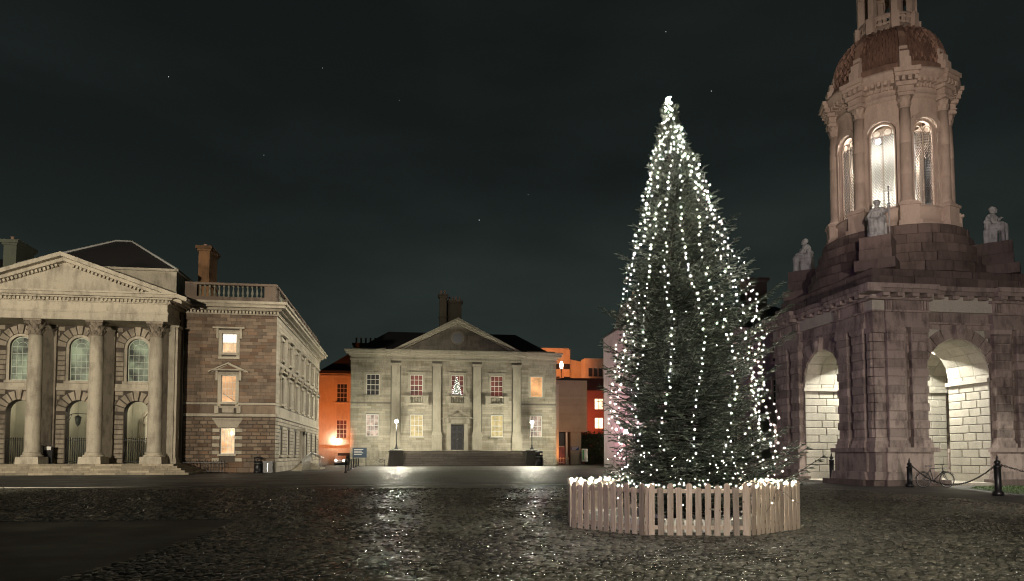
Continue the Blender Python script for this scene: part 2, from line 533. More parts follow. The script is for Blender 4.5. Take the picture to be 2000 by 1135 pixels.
def pilaster(parent, F, cx, y, w, d, z0, z1, mat, name="pilaster"):
    m = MB()
    m.box(cx - w / 2 - .12, cx + w / 2 + .12, y - d - .12, y, z0, z0 + .3, F)
    m.box(cx - w / 2 - .07, cx + w / 2 + .07, y - d - .07, y, z0 + .3, z0 + .5, F)
    m.box(cx - w / 2, cx + w / 2, y - d, y, z0 + .5, z1 - .5, F)
    m.box(cx - w / 2 - .04, cx + w / 2 + .04, y - d - .04, y, z1 - .5, z1 - .38, F)
    m.box(cx - w / 2, cx + w / 2, y - d - .005, y, z1 - .38, z1 - .16, F)
    m.box(cx - w / 2 - .13, cx + w / 2 + .13, y - d - .13, y, z1 - .16, z1, F)
    return m.build(name, mat, parent)

def rotz(k, c=(0, 0)):
    return Matrix.Translation((c[0], c[1], 0)) @ Matrix.Rotation(k, 4, 'Z')
I4 = Matrix.Identity(4)

def baluster_prof(h, r):
    return [(r * .9, 0), (r * .9, h * .08), (r * .5, h * .12), (r * .62, h * .2), (r, h * .38), (r * .75, h * .52), (r * .42, h * .72), (r * .4, h * .84), (r * .8, h * .88), (r * .8, h)]

# ------------------------------------------------------------------ ground
def cobble_mat(name, far):
    m, nt, b = mat_new(name)
    g = N(nt, 'ShaderNodeNewGeometry')
    pos = g.outputs['Position']
    n1 = noise(nt, pos, 0.22, 5, 0.6)
    n2 = noise(nt, pos, 30, 3)
    if far:
        vo = N(nt, 'ShaderNodeTexVoronoi', feature='F1'); vo.inputs['Scale'].default_value = 7.5
        nt.links.new(pos, vo.inputs['Vector'])
        r = vo.outputs['Color']
        sp = N(nt, 'ShaderNodeSeparateColor'); nt.links.new(r, sp.inputs[0]); r = sp.outputs[0]
    else:
        r = g.outputs['Random Per Island']
    v = math_n(nt, 'MULTIPLY', maprange(nt, r, 0, 1, 0.55, 1.5), maprange(nt, n1, 0.38, 0.62, 0.6, 1.35))
    if far:
        v = math_n(nt, 'MULTIPLY', v, maprange(nt, vo.outputs['Distance'], 0.35, 0.62, 1.0, 0.35))
    cm = N(nt, 'ShaderNodeMix', data_type='RGBA')
    cm.inputs[6].default_value = (0.050, 0.051, 0.042, 1); cm.inputs[7].default_value = (0.080, 0.074, 0.056, 1)
    nt.links.new(r, cm.inputs[0])
    sc = N(nt, 'ShaderNodeVectorMath', operation='SCALE')
    nt.links.new(cm.outputs[2], sc.inputs[0]); nt.links.new(v, sc.inputs['Scale'])
    nt.links.new(sc.outputs[0], b.inputs['Base Color'])
    nt.links.new(maprange(nt, math_n(nt, 'ADD', n1, math_n(nt, 'MULTIPLY', r, 0.25)), 0.4, 0.8, 0.40 if far else 0.17, 0.6 if far else 0.36), b.inputs['Roughness'])
    bp = N(nt, 'ShaderNodeBump')
    if far:
        hgt = maprange(nt, vo.outputs['Distance'], 0.0, 0.6, 1.0, 0.0)
        tilt = noise(nt, pos, 9.0, 2)
        hgt = math_n(nt, 'ADD', hgt, math_n(nt, 'MULTIPLY', tilt, 1.0))
        bp.inputs['Strength'].default_value = 0.9; bp.inputs['Distance'].default_value = 0.06
    else:
        hgt = n2
        bp.inputs['Strength'].default_value = 0.18; bp.inputs['Distance'].default_value = 0.006
    nt.links.new(hgt, bp.inputs['Height']); nt.links.new(bp.outputs[0], b.inputs['Normal'])
    return m
M_COBF = cobble_mat("far_cobblestones", True)
M_COB = cobble_mat("cobblestone", False)

def tarmac(name, col, rough=0.55):
    m, nt, b = mat_new(name)
    g = N(nt, 'ShaderNodeNewGeometry'); pos = g.outputs['Position']
    n1 = noise(nt, pos, 0.35, 5, 0.65); n2 = noise(nt, pos, 60, 3); n3 = noise(nt, pos, 2.2, 5, 0.7)
    v = math_n(nt, 'MULTIPLY', maprange(nt, n1, 0.35, 0.65, 0.7, 1.3), maprange(nt, n3, 0.35, 0.65, 0.8, 1.2))
    sc = N(nt, 'ShaderNodeVectorMath', operation='SCALE'); sc.inputs[0].default_value = col
    nt.links.new(v, sc.inputs['Scale']); nt.links.new(sc.outputs[0], b.inputs['Base Color'])
    nt.links.new(maprange(nt, n1, 0.35, 0.65, rough - 0.12, rough + 0.15), b.inputs['Roughness'])
    bp = N(nt, 'ShaderNodeBump'); bp.inputs['Strength'].default_value = 0.4; bp.inputs['Distance'].default_value = 0.01
    nt.links.new(n2, bp.inputs['Height']); nt.links.new(bp.outputs[0], b.inputs['Normal'])
    return m
M_TAR = tarmac("worn_tarmac", (0.018, 0.018, 0.015), 0.6)
M_PATH = tarmac("pale_tarmac_path", (0.055, 0.053, 0.043), 0.6)
M_KERB = stone_mat("kerb_granite", (0.36, 0.34, 0.28), var=0.2, stain=0.4, rough=0.5)

def sheet(name, pts, z, mat, kind='structure'):
    mb = MB(); mb.add([(x, y, z) for x, y in pts], [tuple(range(len(pts)))])
    o = mb.build(name, mat); o['kind'] = kind
    return o
ground = sheet("ground", [(-1500, -300), (1500, -300), (1500, 2500), (-1500, 2500)], -0.022, M_COBF)

def gl(x, base, slope=0.142):
    return base + slope * x
lane_pts = [(-60, gl(-60, 39.1)), (-25, gl(-25, 39.1)), (15.5, gl(15.5, 39.1)), (15.5, gl(15.5, 42.6)), (-11, gl(-11, 43.2)), (-13.5, 47), (-16.5, 62), (-20, 90), (-23, 116), (-23.2, 128), (-38, 128), (-60, 60)]
lane = sheet("lane", lane_pts, -0.006, M_TAR)
patch_pts = [(-5.75, 8.2), (-5.9, 11), (-6.2, 14.7), (-6.8, 17.9), (-14, 17.0), (-30, 14.8), (-30, 6), (-5.6, 6)]
sheet("tarmac_patch", patch_pts, -0.002, M_TAR)
path_pts = [(16.9, 8), (16.7, 23), (16.4, 27), (16.0, 31), (15.2, 34), (13.4, 36.8), (10, 39.6), (9, 41.9), (14, 43), (17, 62), (46, 66), (46, 8)]
sheet("path", path_pts, -0.004, M_PATH)

def inside(poly, x, y):
    c = np.zeros(x.shape, bool); n = len(poly)
    for i in range(n):
        x0, y0 = poly[i]; x1, y1 = poly[(i + 1) % n]
        if y0 == y1: continue
        t = ((y0 > y) != (y1 > y)) & (x < (x1 - x0) * (y - y0) / (y1 - y0) + x0)
        c ^= t
    return c

# granite strips that edge the lane (a run of long setts)
ks = thing("kerb_strip", "line of pale granite setts edging the tarmac lane", "kerb", (0, 0, 0))
ks['kind'] = 'structure'
mb = MB(); k = -44.0
while k < 15:
    L = random.uniform(0.7, 1.1)
    for off, wd in ((0.0, 0.26),):
        y = gl(k, 38.85 + off)
        M = Matrix.Translation((k + L / 2, y, 0)) @ Matrix.Rotation(0.141, 4, 'Z')
        mb.box(-L / 2 + .01, L / 2 - .01, -wd / 2, wd / 2, -0.02, random.uniform(0.0, 0.012), M)
    k += L
mb.build("sett", M_KERB, ks, kind='stuff')

# cobbles as geometry
OCT = (3.75, 16.75)
rows = []
Y = 8.4; ri = 0
while Y < 20:
    p = 0.105 + 0.03 * random.random()
    w = 0.74 * Y + 0.6
    n = int(2 * w / 0.135)
    xs = -w + np.cumsum(rng.uniform(0.10, 0.17, n))
    ys = np.full(n, Y) + rng.normal(0, 0.012, n)
    rows.append(np.stack([xs, ys, np.full(n, p)], 1))
    Y += p; ri += 1
C = np.concatenate(rows)
wave = 0.25 * np.sin(C[:, 0] * 0.45) + 0.10 * np.sin(C[:, 0] * 1.3 + 1)
C[:, 1] += wave + 0.06 * C[:, 0]
keep = ~(inside(patch_pts, C[:, 0], C[:, 1]) | inside(path_pts, C[:, 0], C[:, 1]) | inside(lane_pts, C[:, 0], C[:, 1]))
keep &= (np.abs(C[:, 0]) < 0.745 * C[:, 1] + 0.2) & (C[:, 1] > 8.3)
C = C[keep]
nC = len(C)
sizes = rng.uniform(0.85, 1.0, nC)
K = 6
ang = np.linspace(0, 2 * PI, K, endpoint=False)[None, :] + rng.uniform(-0.2, 0.2, (nC, K)) + rng.uniform(0, 1, (nC, 1))
rx = 0.072 * sizes[:, None] * rng.uniform(0.85, 1.12, (nC, K)); ry = (C[:, 2] * 0.5)[:, None] * sizes[:, None] * rng.uniform(0.9, 1.1, (nC, K))
hh = rng.uniform(0.0, 0.016, nC); tx = rng.normal(0, 0.055, nC); ty = rng.normal(0, 0.075, nC)
def ring(fr, zb):
    dx = np.cos(ang) * rx * fr; dy = np.sin(ang) * ry * fr
    z = zb[:, None] + (tx[:, None] * dx + ty[:, None] * dy)
    return np.stack([C[:, 0:1] + dx, C[:, 1:2] + dy, z], 2)
r0 = ring(1.0, np.full(nC, -0.03)); r1 = ring(0.98, hh - 0.012); r2 = ring(0.74, hh)
ct = np.stack([C[:, 0], C[:, 1], hh + 0.0015], 1)[:, None, :]
V = np.concatenate([r0, r1, r2, ct], 1)          # (nC, 3K+1, 3)
fc = []
for i in range(K):
    j = (i + 1) % K
    fc += [(i, j, K + j, K + i), (K + i, K + j, 2 * K + j, 2 * K + i)]
tr = [(2 * K + i, 2 * K + (i + 1) % K, 3 * K) for i in range(K)]
# the nearest stones in view are objects of their own
order = np.argsort(C[:, 1] + np.abs(C[:, 0]) * 0.02)
order = [i for i in order if abs(C[i, 0]) < 0.712 * C[i, 1] and C[i, 1] > 9.12]
own = order[:290]
sq = thing("cobbled_square", "wet cobbled square in front of the fenced tree", "paving")
sq['kind'] = 'structure'
own_set = np.zeros(nC, bool); own_set[own] = True
for i in own:
    vs = V[i] - np.array([C[i, 0], C[i, 1], 0])
    me = bpy.data.meshes.new("cobble"); me.from_pydata([tuple(map(float, p)) for p in vs], [], fc + tr)
    me.polygons.foreach_set('use_smooth', [True] * len(me.polygons)); me.materials.append(M_COB)
    link("cobble", me, sq, M=Matrix.Translation((float(C[i, 0]), float(C[i, 1]), 0)))
def np_mesh(name, V3, quads, tris, mat, smooth=True):
    """V3 (n, k, 3) copies of one face pattern"""
    n, k = V3.shape[:2]
    loops = []; base = (np.arange(n) * k)[:, None]
    q = (np.array(quads).reshape(1, -1) + base).ravel() if quads else np.zeros(0, int)
    t = (np.array(tris).reshape(1, -1) + base).ravel() if tris else np.zeros(0, int)
    li = np.concatenate([q, t]).astype(np.int32)
    nq, ntr = len(q) // 4, len(t) // 3
    ls = np.concatenate([np.arange(nq) * 4, nq * 4 + np.arange(ntr) * 3]).astype(np.int32)
    me = bpy.data.meshes.new(name)
    me.vertices.add(n * k); me.vertices.foreach_set('co', V3.astype(np.float32).ravel())
    me.loops.add(len(li)); me.loops.foreach_set('vertex_index', li)
    me.polygons.add(nq + ntr); me.polygons.foreach_set('loop_start', ls)
    me.update(calc_edges=True)
    me.polygons.foreach_set('use_smooth', [smooth] * (nq + ntr))
    me.materials.append(mat); me.validate()
    return me
link("cobbles", np_mesh("cobbles", V[~own_set], fc, tr, M_COB), sq, kind='stuff')
rows = []; Y = 20.0                              # farther stones, simpler
while Y < 35:
    p = 0.12 + 0.03 * random.random(); w = 0.74 * Y + 0.6; n = int(2 * w / 0.15)
    rows.append(np.stack([-w + np.cumsum(rng.uniform(0.12, 0.18, n)), np.full(n, Y) + rng.normal(0, 0.012, n), np.full(n, p)], 1)); Y += p
C = np.concatenate(rows); C[:, 1] += 0.25 * np.sin(C[:, 0] * 0.45) + 0.10 * np.sin(C[:, 0] * 1.3 + 1) + 0.06 * C[:, 0]
keep = ~(inside(patch_pts, C[:, 0], C[:, 1]) | inside(path_pts, C[:, 0], C[:, 1]) | inside(lane_pts, C[:, 0], C[:, 1]))
keep &= (np.abs(C[:, 0]) < 0.73 * C[:, 1]) & (C[:, 1] > 19.3 + .06 * C[:, 0]) & (C[:, 1] < gl(C[:, 0], 38.6)) & (np.hypot(C[:, 0] - OCT[0], C[:, 1] - OCT[1]) > 2.9)
C = C[keep]; nC = len(C); K = 5; sizes = rng.uniform(0.85, 1.0, nC)
ang = np.linspace(0, 2 * PI, K, endpoint=False)[None, :] + rng.uniform(-0.2, 0.2, (nC, K)) + rng.uniform(0, 1, (nC, 1))
rx = 0.08 * sizes[:, None] * rng.uniform(0.85, 1.12, (nC, K)); ry = (C[:, 2] * 0.5)[:, None] * sizes[:, None] * rng.uniform(0.9, 1.1, (nC, K))
hh = rng.uniform(0.0, 0.016, nC); tx = rng.normal(0, 0.05, nC); ty = rng.normal(0, 0.08, nC)
r1 = ring(1.0, hh - 0.025); r2 = ring(0.78, hh)
V = np.concatenate([r1, r2, np.stack([C[:, 0], C[:, 1], hh + 0.001], 1)[:, None, :]], 1)
link("cobbles", np_mesh("cobbles", V, [(i, (i + 1) % K, K + (i + 1) % K, K + i) for i in range(K)], [(K + i, K + (i + 1) % K, 2 * K) for i in range(K)], M_COB), sq, kind='stuff')
print("far cobbles", nC)

# lawns
M_GRASS = plain("lawn_grass", (0.045, 0.085, 0.016), 0.9, nz_=0.3, scale=3)
lawn_pts = [(20.3, 22), (20.5, 27), (21.0, 31), (22.0, 34.6), (23.6, 36.6), (34, 38.6), (34, 22)]
sheet("lawn", lawn_pts, 0.01, M_GRASS)
sheet("lawn", [(27, 56), (60, 60), (70, 110), (30, 104)], 0.0, M_GRASS)
g = rng.uniform([20.3, 22], [34, 38.6], (26000, 2))
g = g[inside([(a + .05, b_) for a, b_ in lawn_pts], g[:, 0], g[:, 1]) & (g[:, 0] < 0.73 * g[:, 1])]
a = rng.uniform(0, 2 * PI, len(g)); h = rng.uniform(0.02, 0.05, len(g))
B = np.zeros((len(g), 3, 3)); dx = np.cos(a) * 0.02; dy = np.sin(a) * 0.02
B[:, 0] = np.stack([g[:, 0] - dx, g[:, 1] - dy, np.full(len(g), .008)], 1); B[:, 1] = np.stack([g[:, 0] + dx, g[:, 1] + dy, np.full(len(g), .008)], 1)
B[:, 2] = np.stack([g[:, 0] + rng.normal(0, .01, len(g)), g[:, 1] + rng.normal(0, .01, len(g)), h], 1)
tag(link("grass", np_mesh("grass", B, [], [(0, 1, 2)], M_GRASS), kind='stuff'), "short mown grass of the lawn beside the bell tower", "grass")

# ------------------------------------------------------------------ dining hall
hall = thing("dining_hall", "grey two-storey granite hall with central pediment, door and broad steps", "building", (*DIN, 0), TH)
bank = Bank(hall, 290)
HX0, HX1, PX = -15.8, 15.25, 9.7
up = [(-12.55, 'dark'), (-6.15, 'red'), (0, 'tree'), (6.0, 'red'), (12.15, 'warm')]
gfw = [(-12.6, 'pink'), (-6.1, 'yel'), (6.05, 'yel'), (12.05, 'pink')]
WU = (10.45, 13.6); WG = (4.35, 7.6)
holes = [(x - .95, x + .95, WU[0], WU[1], False) for x, _ in up] + [(x - .92, x + .92, WG[0], WG[1], False) for x, _ in gfw] + [(-1.0, 1.0, 2.25, 6.1, False)]
wl = MB(); wall_holes(wl, HX0, HX1, 0, 15.7, 0.0, 0.5, holes)
wl.box(HX0, HX0 + .5, 0.5, 14, 0, 15.7); wl.box(HX1 - .5, HX1, 0.5, 14, 0, 15.7); wl.box(HX0 + .5, HX1 - .5, 13.5, 14, 0, 15.7)
wl.build("wall", M_DMO, hall)
PIL = [-9.2, -3.08, 2.98, 9.05]
strips = [(HX0, PIL[0] - .75)] + [(PIL[i] + .75, PIL[i + 1] - .75) for i in range(3)] + [(PIL[3] + .75, HX1)]
for a_, b_ in strips:
    courses(bank, I4, a_, b_, 2.35, 9.2, 0.36, 1.15, 0, 0.03, M_DIN, [(h[0] - .02, h[1] + .02, h[2] - .02, h[3], h[4]) for h in holes], gap=0.02, c=.006)
    courses(bank, I4, a_, b_, 9.45, 15.7, 0.36, 1.15, 0, 0.03, M_DIN, [(h[0] - .24, h[1] + .24, h[2] - .02, h[3] + .2, h[4]) for h in holes], gap=0.02, c=.006)
    courses(bank, I4, a_, b_, 0.0, 2.2, 0.44, 1.3, 0, 0.05, M_DIN, [], gap=0.02, c=.006)
sb = MB()
sb.box(HX0 - .06, PIL[0] - .8, -.12, 0, 2.2, 2.35); sb.box(PIL[3] + .8, HX1 + .06, -.12, 0, 2.2, 2.35)
for i in range(3): sb.box(PIL[i] + .75, PIL[i + 1] - .75, -.16, 0, 9.2, 9.45)
sb.box(PIL[0] - .75, PIL[3] + .75, -.14, -.0, 2.2, 2.35)
sb.build("string_course", M_DIT, hall)
for x in PIL:
    pilaster(hall, I4, x, 0, 1.2, 0.28, 4.55, 15.3, M_DIT)
    m = MB(); m.box(x - .75, x + .75, -.42, 0, 2.3, 4.3); m.box(x - .85, x + .85, -.5, 0, 4.3, 4.55); m.box(x - .85, x + .85, -.48, 0, 0, 2.2)
    m.build("pedestal", M_DIT, hall)
    for s_ in (-1, 1): MB().lathe([(.2, -.12), (.2, .12)], 10, Matrix.Translation((x + s_ * .62, -.32, 15.12)) @ Matrix.Rotation(PI / 2, 4, 'X')).build("volute", M_DIT, hall)
def cornice(parent, F, x0, x1, y, steps, mat, name="cornice", ret0=True, ret1=True):
    """steps: (z0, z1, projection)"""
    m = MB()
    for z0, z1, p in steps:
        m.box(x0 - (p if ret0 else 0), x1 + (p if ret1 else 0), y - p, y + .3, z0, z1, F)
    return m.build(name, mat, parent)
cs = [(15.7, 15.95, .12), (15.95, 16.35, .06), (16.35, 16.55, .3), (16.55, 16.62, .36), (16.62, 17.0, .72), (17.0, 17.22, .9)]
cornice(hall, I4, HX0, -PX - .003, 0, cs, M_DIT, ret1=False)
cornice(hall, I4, PX + .003, HX1, 0, cs, M_DIT, ret0=False)
cornice(hall, I4, -PX, PX, -.35, cs, M_DIT)
# pediment
def pediment(parent, x0, x1, y, zb, za, mat, tmat, proj=0.9, th=0.5, depth=4.0, F=I4, name="pediment", tym=0.35, bankp=None):
    cx = (x0 + x1) / 2; hw = (x1 - x0) / 2; sl = (za - zb) / hw
    m = MB(); m.prism([(x0 + .1, zb), (x1 - .1, zb), (cx, za - .12)], y + tym, y + tym + depth, F); m.build("tympanum", tmat, parent)
    m = MB()
    for s in (-1, 1):
        for (a, b_, p) in ((0, th * .45, proj * .35), (th * .45, th, proj)):
            z0 = za - th + a; z1 = za - th + b_
            ext = p + 0.05
            pts = [(cx, z0), (cx, z1), (cx + s * (hw + ext), z1 - sl * (hw + ext)), (cx + s * (hw + ext), z0 - sl * (hw + ext) + 0.0)]
            if s > 0: pts = pts[::-1]
            m.prism(pts, y - p, y + tym + (0.001 if a else 0), F)
    return m.build(name, mat, parent)
M_DIG = stone_mat("shaded_pediment_granite", (0.20, 0.18, 0.145), (0.06, 0.055, 0.045), 0.2, stain=0.7)  # weaker light on the gable is put into this darker granite
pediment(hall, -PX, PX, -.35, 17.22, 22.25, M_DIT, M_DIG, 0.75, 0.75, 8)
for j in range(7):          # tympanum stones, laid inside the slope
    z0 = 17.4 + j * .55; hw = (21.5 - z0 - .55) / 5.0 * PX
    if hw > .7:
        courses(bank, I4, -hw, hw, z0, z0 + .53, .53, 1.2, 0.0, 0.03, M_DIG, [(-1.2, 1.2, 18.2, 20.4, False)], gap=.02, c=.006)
rd = MB(); n = 24
for k in range(n):
    t0, t1 = 2 * PI * k / n, 2 * PI * (k + 1) / n
    rd.prism([(1.05 * math.cos(t0), 19.3 + 1.05 * math.sin(t0)), (1.05 * math.cos(t1), 19.3 + 1.05 * math.sin(t1)), (.8 * math.cos(t1), 19.3 + .8 * math.sin(t1)), (.8 * math.cos(t0), 19.3 + .8 * math.sin(t0))], -.12, .0)
rd = rd.build("round_window", M_DIT, hall)
MB().prism([(.82 * math.cos(2 * PI * k / 20), 19.3 + .82 * math.sin(2 * PI * k / 20)) for k in range(20)], -.03, .0).build("clock_face", plain("clock_face_blue_grey", (.22, .23, .25), .4), rd)
# roof: parapet blocking and hipped slates
rf = MB()
def hip(mb, x0, x1, y0, y1, z0, z1, run):
    ry = (y0 + y1) / 2
    mb.add([(x0, y0, z0), (x1, y0, z0), (x1, y1, z0), (x0, y1, z0), (x0 + run, ry, z1), (x1 - run, ry, z1)],
           [(0, 1, 5, 4), (1, 2, 5), (2, 3, 4, 5), (3, 0, 4), (0, 3, 2, 1)])
hip(rf, HX0 + .3, HX1 - .3, .5, 13.6, 17.1, 21.2, 5.0)
rf.add([(-PX + .5, 0.2, 17.4), (PX - .5, 0.2, 17.4), (0, .2, 22.1), (-PX + .5, 9, 17.4), (PX - .5, 9, 17.4), (0, 9, 22.1)], [(0, 1, 2), (0, 2, 5, 3), (1, 4, 5, 2), (3, 5, 4), (0, 3, 4, 1)])
roof = rf.build("roof", M_SLATE, hall)
for a_, b_ in ((HX0 + .2, -PX - 1), (PX + 1, HX1 - .2)): MB().box(a_, b_, -.1, .4, 17.22, 17.5).build("parapet", M_DIT, hall)
def chimney(parent, x, y, w, d, z0, z1, mat, pots=3, label=None, potm=None, pot_h=.7, cap=.25):
    m = MB(); m.cbox(x, y, w, d, z0, z1 - .5); m.cbox(x, y, w + cap, d + cap, z1 - .5, z1 - .3); m.cbox(x, y, w + cap * 2, d + cap * 2, z1 - .3, z1)
    m.cbox(x, y, w + cap, d + cap, z0 + (z1 - z0) * .45, z0 + (z1 - z0) * .45 + .2)
    o = m.build("chimney", mat, parent, label=label)
    long_x = w >= d
    for k in range(pots):
        t = (k + .5) / pots - .5
        px_, py_ = (x + t * w, y) if long_x else (x, y + t * d)
        MB().lathe([(.17, 0), (.2, .05), (.15, .12), (.14, pot_h - .08), (.19, pot_h - .05), (.17, pot_h)], 8, Matrix.Translation((px_, py_, z1))).build("chimney_pot", potm or M_ORDK, o)
    return o
M_CHIMD = stone_mat("sooty_chimney_brick", (0.10, 0.085, 0.06), var=.2)
chimney(hall, -.5, 8, 3.3, 1.3, 20.5, 26.6, M_CHIMD, 6)
chimney(hall, -1.9, 6.6, 1.1, 1.0, 20.5, 27.3, M_CHIMD, 2)
# windows
wm = {'dark': M_BLACKG, 'red': M_REDG, 'tree': M_REDG, 'warm': M_WARM, 'pink': M_PINK, 'yel': M_YEL}
for x, k in up:
    sash(hall, I4, x, WU[0], WU[1], 1.9, 0.1, 3 if k != 'warm' else 1, 4 if k != 'warm' else 1, wm[k], sill=True, smat=M_DIT, bar=.06, fr=.08)
    m = MB()
    for s in (-1, 1): m.box(x + s * 1.1 - .15, x + s * 1.1 + .15, -.1, .1, WU[0] - .0, WU[1] + .0)
    m.box(x - 1.25, x + 1.25, -.12, .1, WU[1], WU[1] + .3)
    if abs(x) < 8:
        m.box(x - 1.42, x + 1.42, -.16, .1, WU[1] + .3, WU[1] + .42)
        for s in (-1, 1):
            m.prism([(x + s * 1.25, WU[0]), (x + s * 1.25, WU[0] + 1.2), (x + s * 1.4, WU[0] + .75), (x + s * 1.72, WU[0] + .3), (x + s * 1.72, WU[0])][::s], -.1, -.005)
    m.build("window_surround", M_DIT, hall)
    if abs(x) < 8:
        m = MB(); m.box(x - 1.75, x - 1.0, -.62, -.1, 9.35, 10.25); m.box(x + 1.0, x + 1.75, -.62, -.1, 9.35, 10.25)
        m.box(x - 1.85, x + 1.85, -.72, -.1, 9.1, 9.35); m.box(x - 1.8, x + 1.8, -.7, -.1, 10.25, 10.42)
        bal = m.build("balcony", M_DIT, hall)
        bm_ = MB().lathe(baluster_prof(.9, .1), 8).mesh("baluster"); bm_.materials.append(M_DIT)
        for q in range(5): link("baluster", bm_, bal, M=Matrix.Translation((x - .8 + q * .4, -.42, 9.35)))
for x, k in gfw:
    sash(hall, I4, x, WG[0], WG[1], 1.84, 0.1, 3, 4, wm[k], smat=M_DIT, bar=.06, fr=.08)
# Christmas tree shown through the middle window, door
ct_ = thing("window_tree", "small brightly lit tree shining behind the middle upper window", "tree", (*grid(*DIN, -.1, -.06), WU[0] + .1), TH)
m = MB()
for j in range(9):
    z = .25 + j * .3; r = .85 * (1 - j / 9.5)
    for q in range(max(4, int(16 * (1 - j / 9)))):
        a = q * 2.4 + j; m.ball((r * math.cos(a) * random.uniform(.5, 1), .05 * math.sin(a), z + random.uniform(-.12, .12)), .05, 6, 4)
M_WTREE = glow("bright_white_tree_lights", (1, .90, .86), 3.0, 0.1, gloss=False)
m.build("bulb_cluster", M_WTREE, ct_)
m = MB(); m.lathe([(.8, .0), (.55, .6), (.62, .62), (.4, 1.3), (.46, 1.32), (.22, 2.1), (.04, 2.9)], 12, Matrix.Scale(.05, 4, (0, 1, 0)))
m.build("crown", plain("pale_green_tree", (.2, .25, .2)), ct_)
dm = MB(); dm.box(-1.0, 1.0, .32, .4, 2.3, 6.05)
door = dm.build("door", plain("black_door_paint", (.008, .009, .008), .5), hall)
dp = MB()
for i in range(2):
    for j in range(4):
        for (u0, u1, v0, v1) in ((0, 1, 0, .06), (0, 1, .94, 1), (0, .08, .06, .94), (.92, 1, .06, .94)):
            x0 = -.9 + i * .95; z0 = 2.5 + j * .87
            dp.box(x0 + u0 * .85, x0 + u1 * .85, .27, .32, z0 + v0 * .75, z0 + v1 * .75)
dp.build("door_panel", plain("glossy_black_paint", (.012, .013, .012), .3), door)
MB().lathe([(.03, 0), (.12, .06), (.05, .12)], 10, Matrix.Translation((.1, .3, 4.0)) @ Matrix.Rotation(PI / 2, 4, 'X')).build("handle", M_STEEL, door)
m = MB()
for s in (-1, 1): m.box(s * 1.3 - .3, s * 1.3 + .3, -.35, .3, 2.25, 6.3)
m.box(-1.6, 1.6, -.36, .3, 6.3, 6.9); m.box(-2.1, 2.1, -.75, .0, 7.05, 7.3)
for s in (-1, 1): m.box(s * 1.55 - .2, s * 1.55 + .2, -.6, -.355, 6.3, 7.05)
m.build("door_surround", M_DIT, hall)
pediment(hall, -2.0, 2.0, -.35, 7.3, 8.45, M_DIT, M_DIN, .42, .28, .3, name="door_pediment", tym=.15)
# steps with end blocks
st = thing("steps", "broad flight of granite steps up to the hall door", "steps", (*DIN, 0), TH)
M_STEP = stone_mat("dark_step_granite", (0.085, 0.07, 0.052), var=.25, stain=.6, rough=.55)
for j in range(9):
    zz = 2.2 * (j + 1) / 9; k = j
    yf = -6.2 + j * .46
    L0 = -8.0
    for q in range(7):
        xa = L0 + q * 17.6 / 7 + (0.6 if j % 2 else 0) * (q > 0); xb = L0 + (q + 1) * 17.6 / 7 + (0.6 if j % 2 else 0) * (q < 6)
        MB().box(xa + .006, xb - .006, yf, yf + .55 if j < 8 else -.52, zz - .245 + .002 * j, zz - .05).box(xa + .006, xb - .006, yf - .07, yf + .5, zz - .049, zz).build("tread", M_STEP, st)
blk = MB(); blk.box(-7.99, 9.59, -5.6, -.6, 0, .3); blk.build("foundation", M_STEP, st)

M_DARKST = stone_mat("darkened_pedestal_granite", (0.045, 0.042, 0.036), var=.2)  # darkness round the pedestals is put into this near-black colour
def pedestal_block(u, label):
    x, y = grid(*DIN, u, -4.6)
    t = thing("lamp_pedestal", label, "pedestal", (x, y, 0), TH, "stone pedestals flanking the hall steps")
    m = MB(); m.prism([(-1.2, 0), (1.05, 0), (.95, 2.0), (-.95, 2.0)], -1.3, 2.6); m.build("shaft", M_DARKST, t)
    m = MB(); m.box(-1.1, 1.1, -1.4, 2.7, 2.0, 2.15); m.lathe([(1.0, 2.15), (.9, 2.28), (.5, 2.4)], 16); m.build("cap", M_DARKST, t)
    return t
pedestal_block(-9.0, "dark stone block below the lamp, at the end of the steps nearer the bollards")
pedestal_block(10.6, "battered dark stone block below the lamp, with the litter bin before it")

def street_lamp(x, y, z, h, label, power, group="lamp posts of the square", col=(1.0, .95, .75), rz=TH):
    t = thing("street_lamp", label, "lamp", (x, y, z), rz, group)
    m = MB().lathe([(.32, 0), (.3, .12), (.16, .25), (.1, .5), (.13, .55), (.07, .7), (.055, h * .6), (.075, h * .61), (.045, h * .63), (.04, h - .35)], 10)
    m.build("post", M_IRON, t)
    m = MB().lathe([(.05, h - .35), (.16, h - .28), (.18, h - .25)], 8)
    for k in range(4):
        a = PI / 4 + k * PI / 2
        m.tube([(.15 * math.cos(a), .15 * math.sin(a), h - .27), (.22 * math.cos(a), .22 * math.sin(a), h + .2)], .012, 4)
    m.lathe([(.27, h + .2), (.2, h + .3), (.05, h + .42), (.03, h + .5)], 8)
    m.build("lantern_frame", M_IRON, t)
    g_ = MB().ball((0, 0, h - .02), .25, 12, 8).build("globe", M_LAMPG, t)
    d = bpy.data.lights.new("lamp_light", 'POINT'); d.energy = power; d.color = col; d.shadow_soft_size = .25
    lo = bpy.data.objects.new("lamp_light", d); lo.location = (0, -.32, h - .02); lo.parent = t
    COL.objects.link(lo)
    return t
x, y = grid(*DIN, -9.0, -4.6)
street_lamp(x, y, 2.4, 4.0, "lit lamp post on the dark block at the bollards' end of the hall steps", 7500)
x, y = grid(*DIN, 10.6, -4.6)
street_lamp(x, y, 2.4, 4.0, "lit lamp post on the dark block above the litter bin", 7500)
bank.flush("stonework")

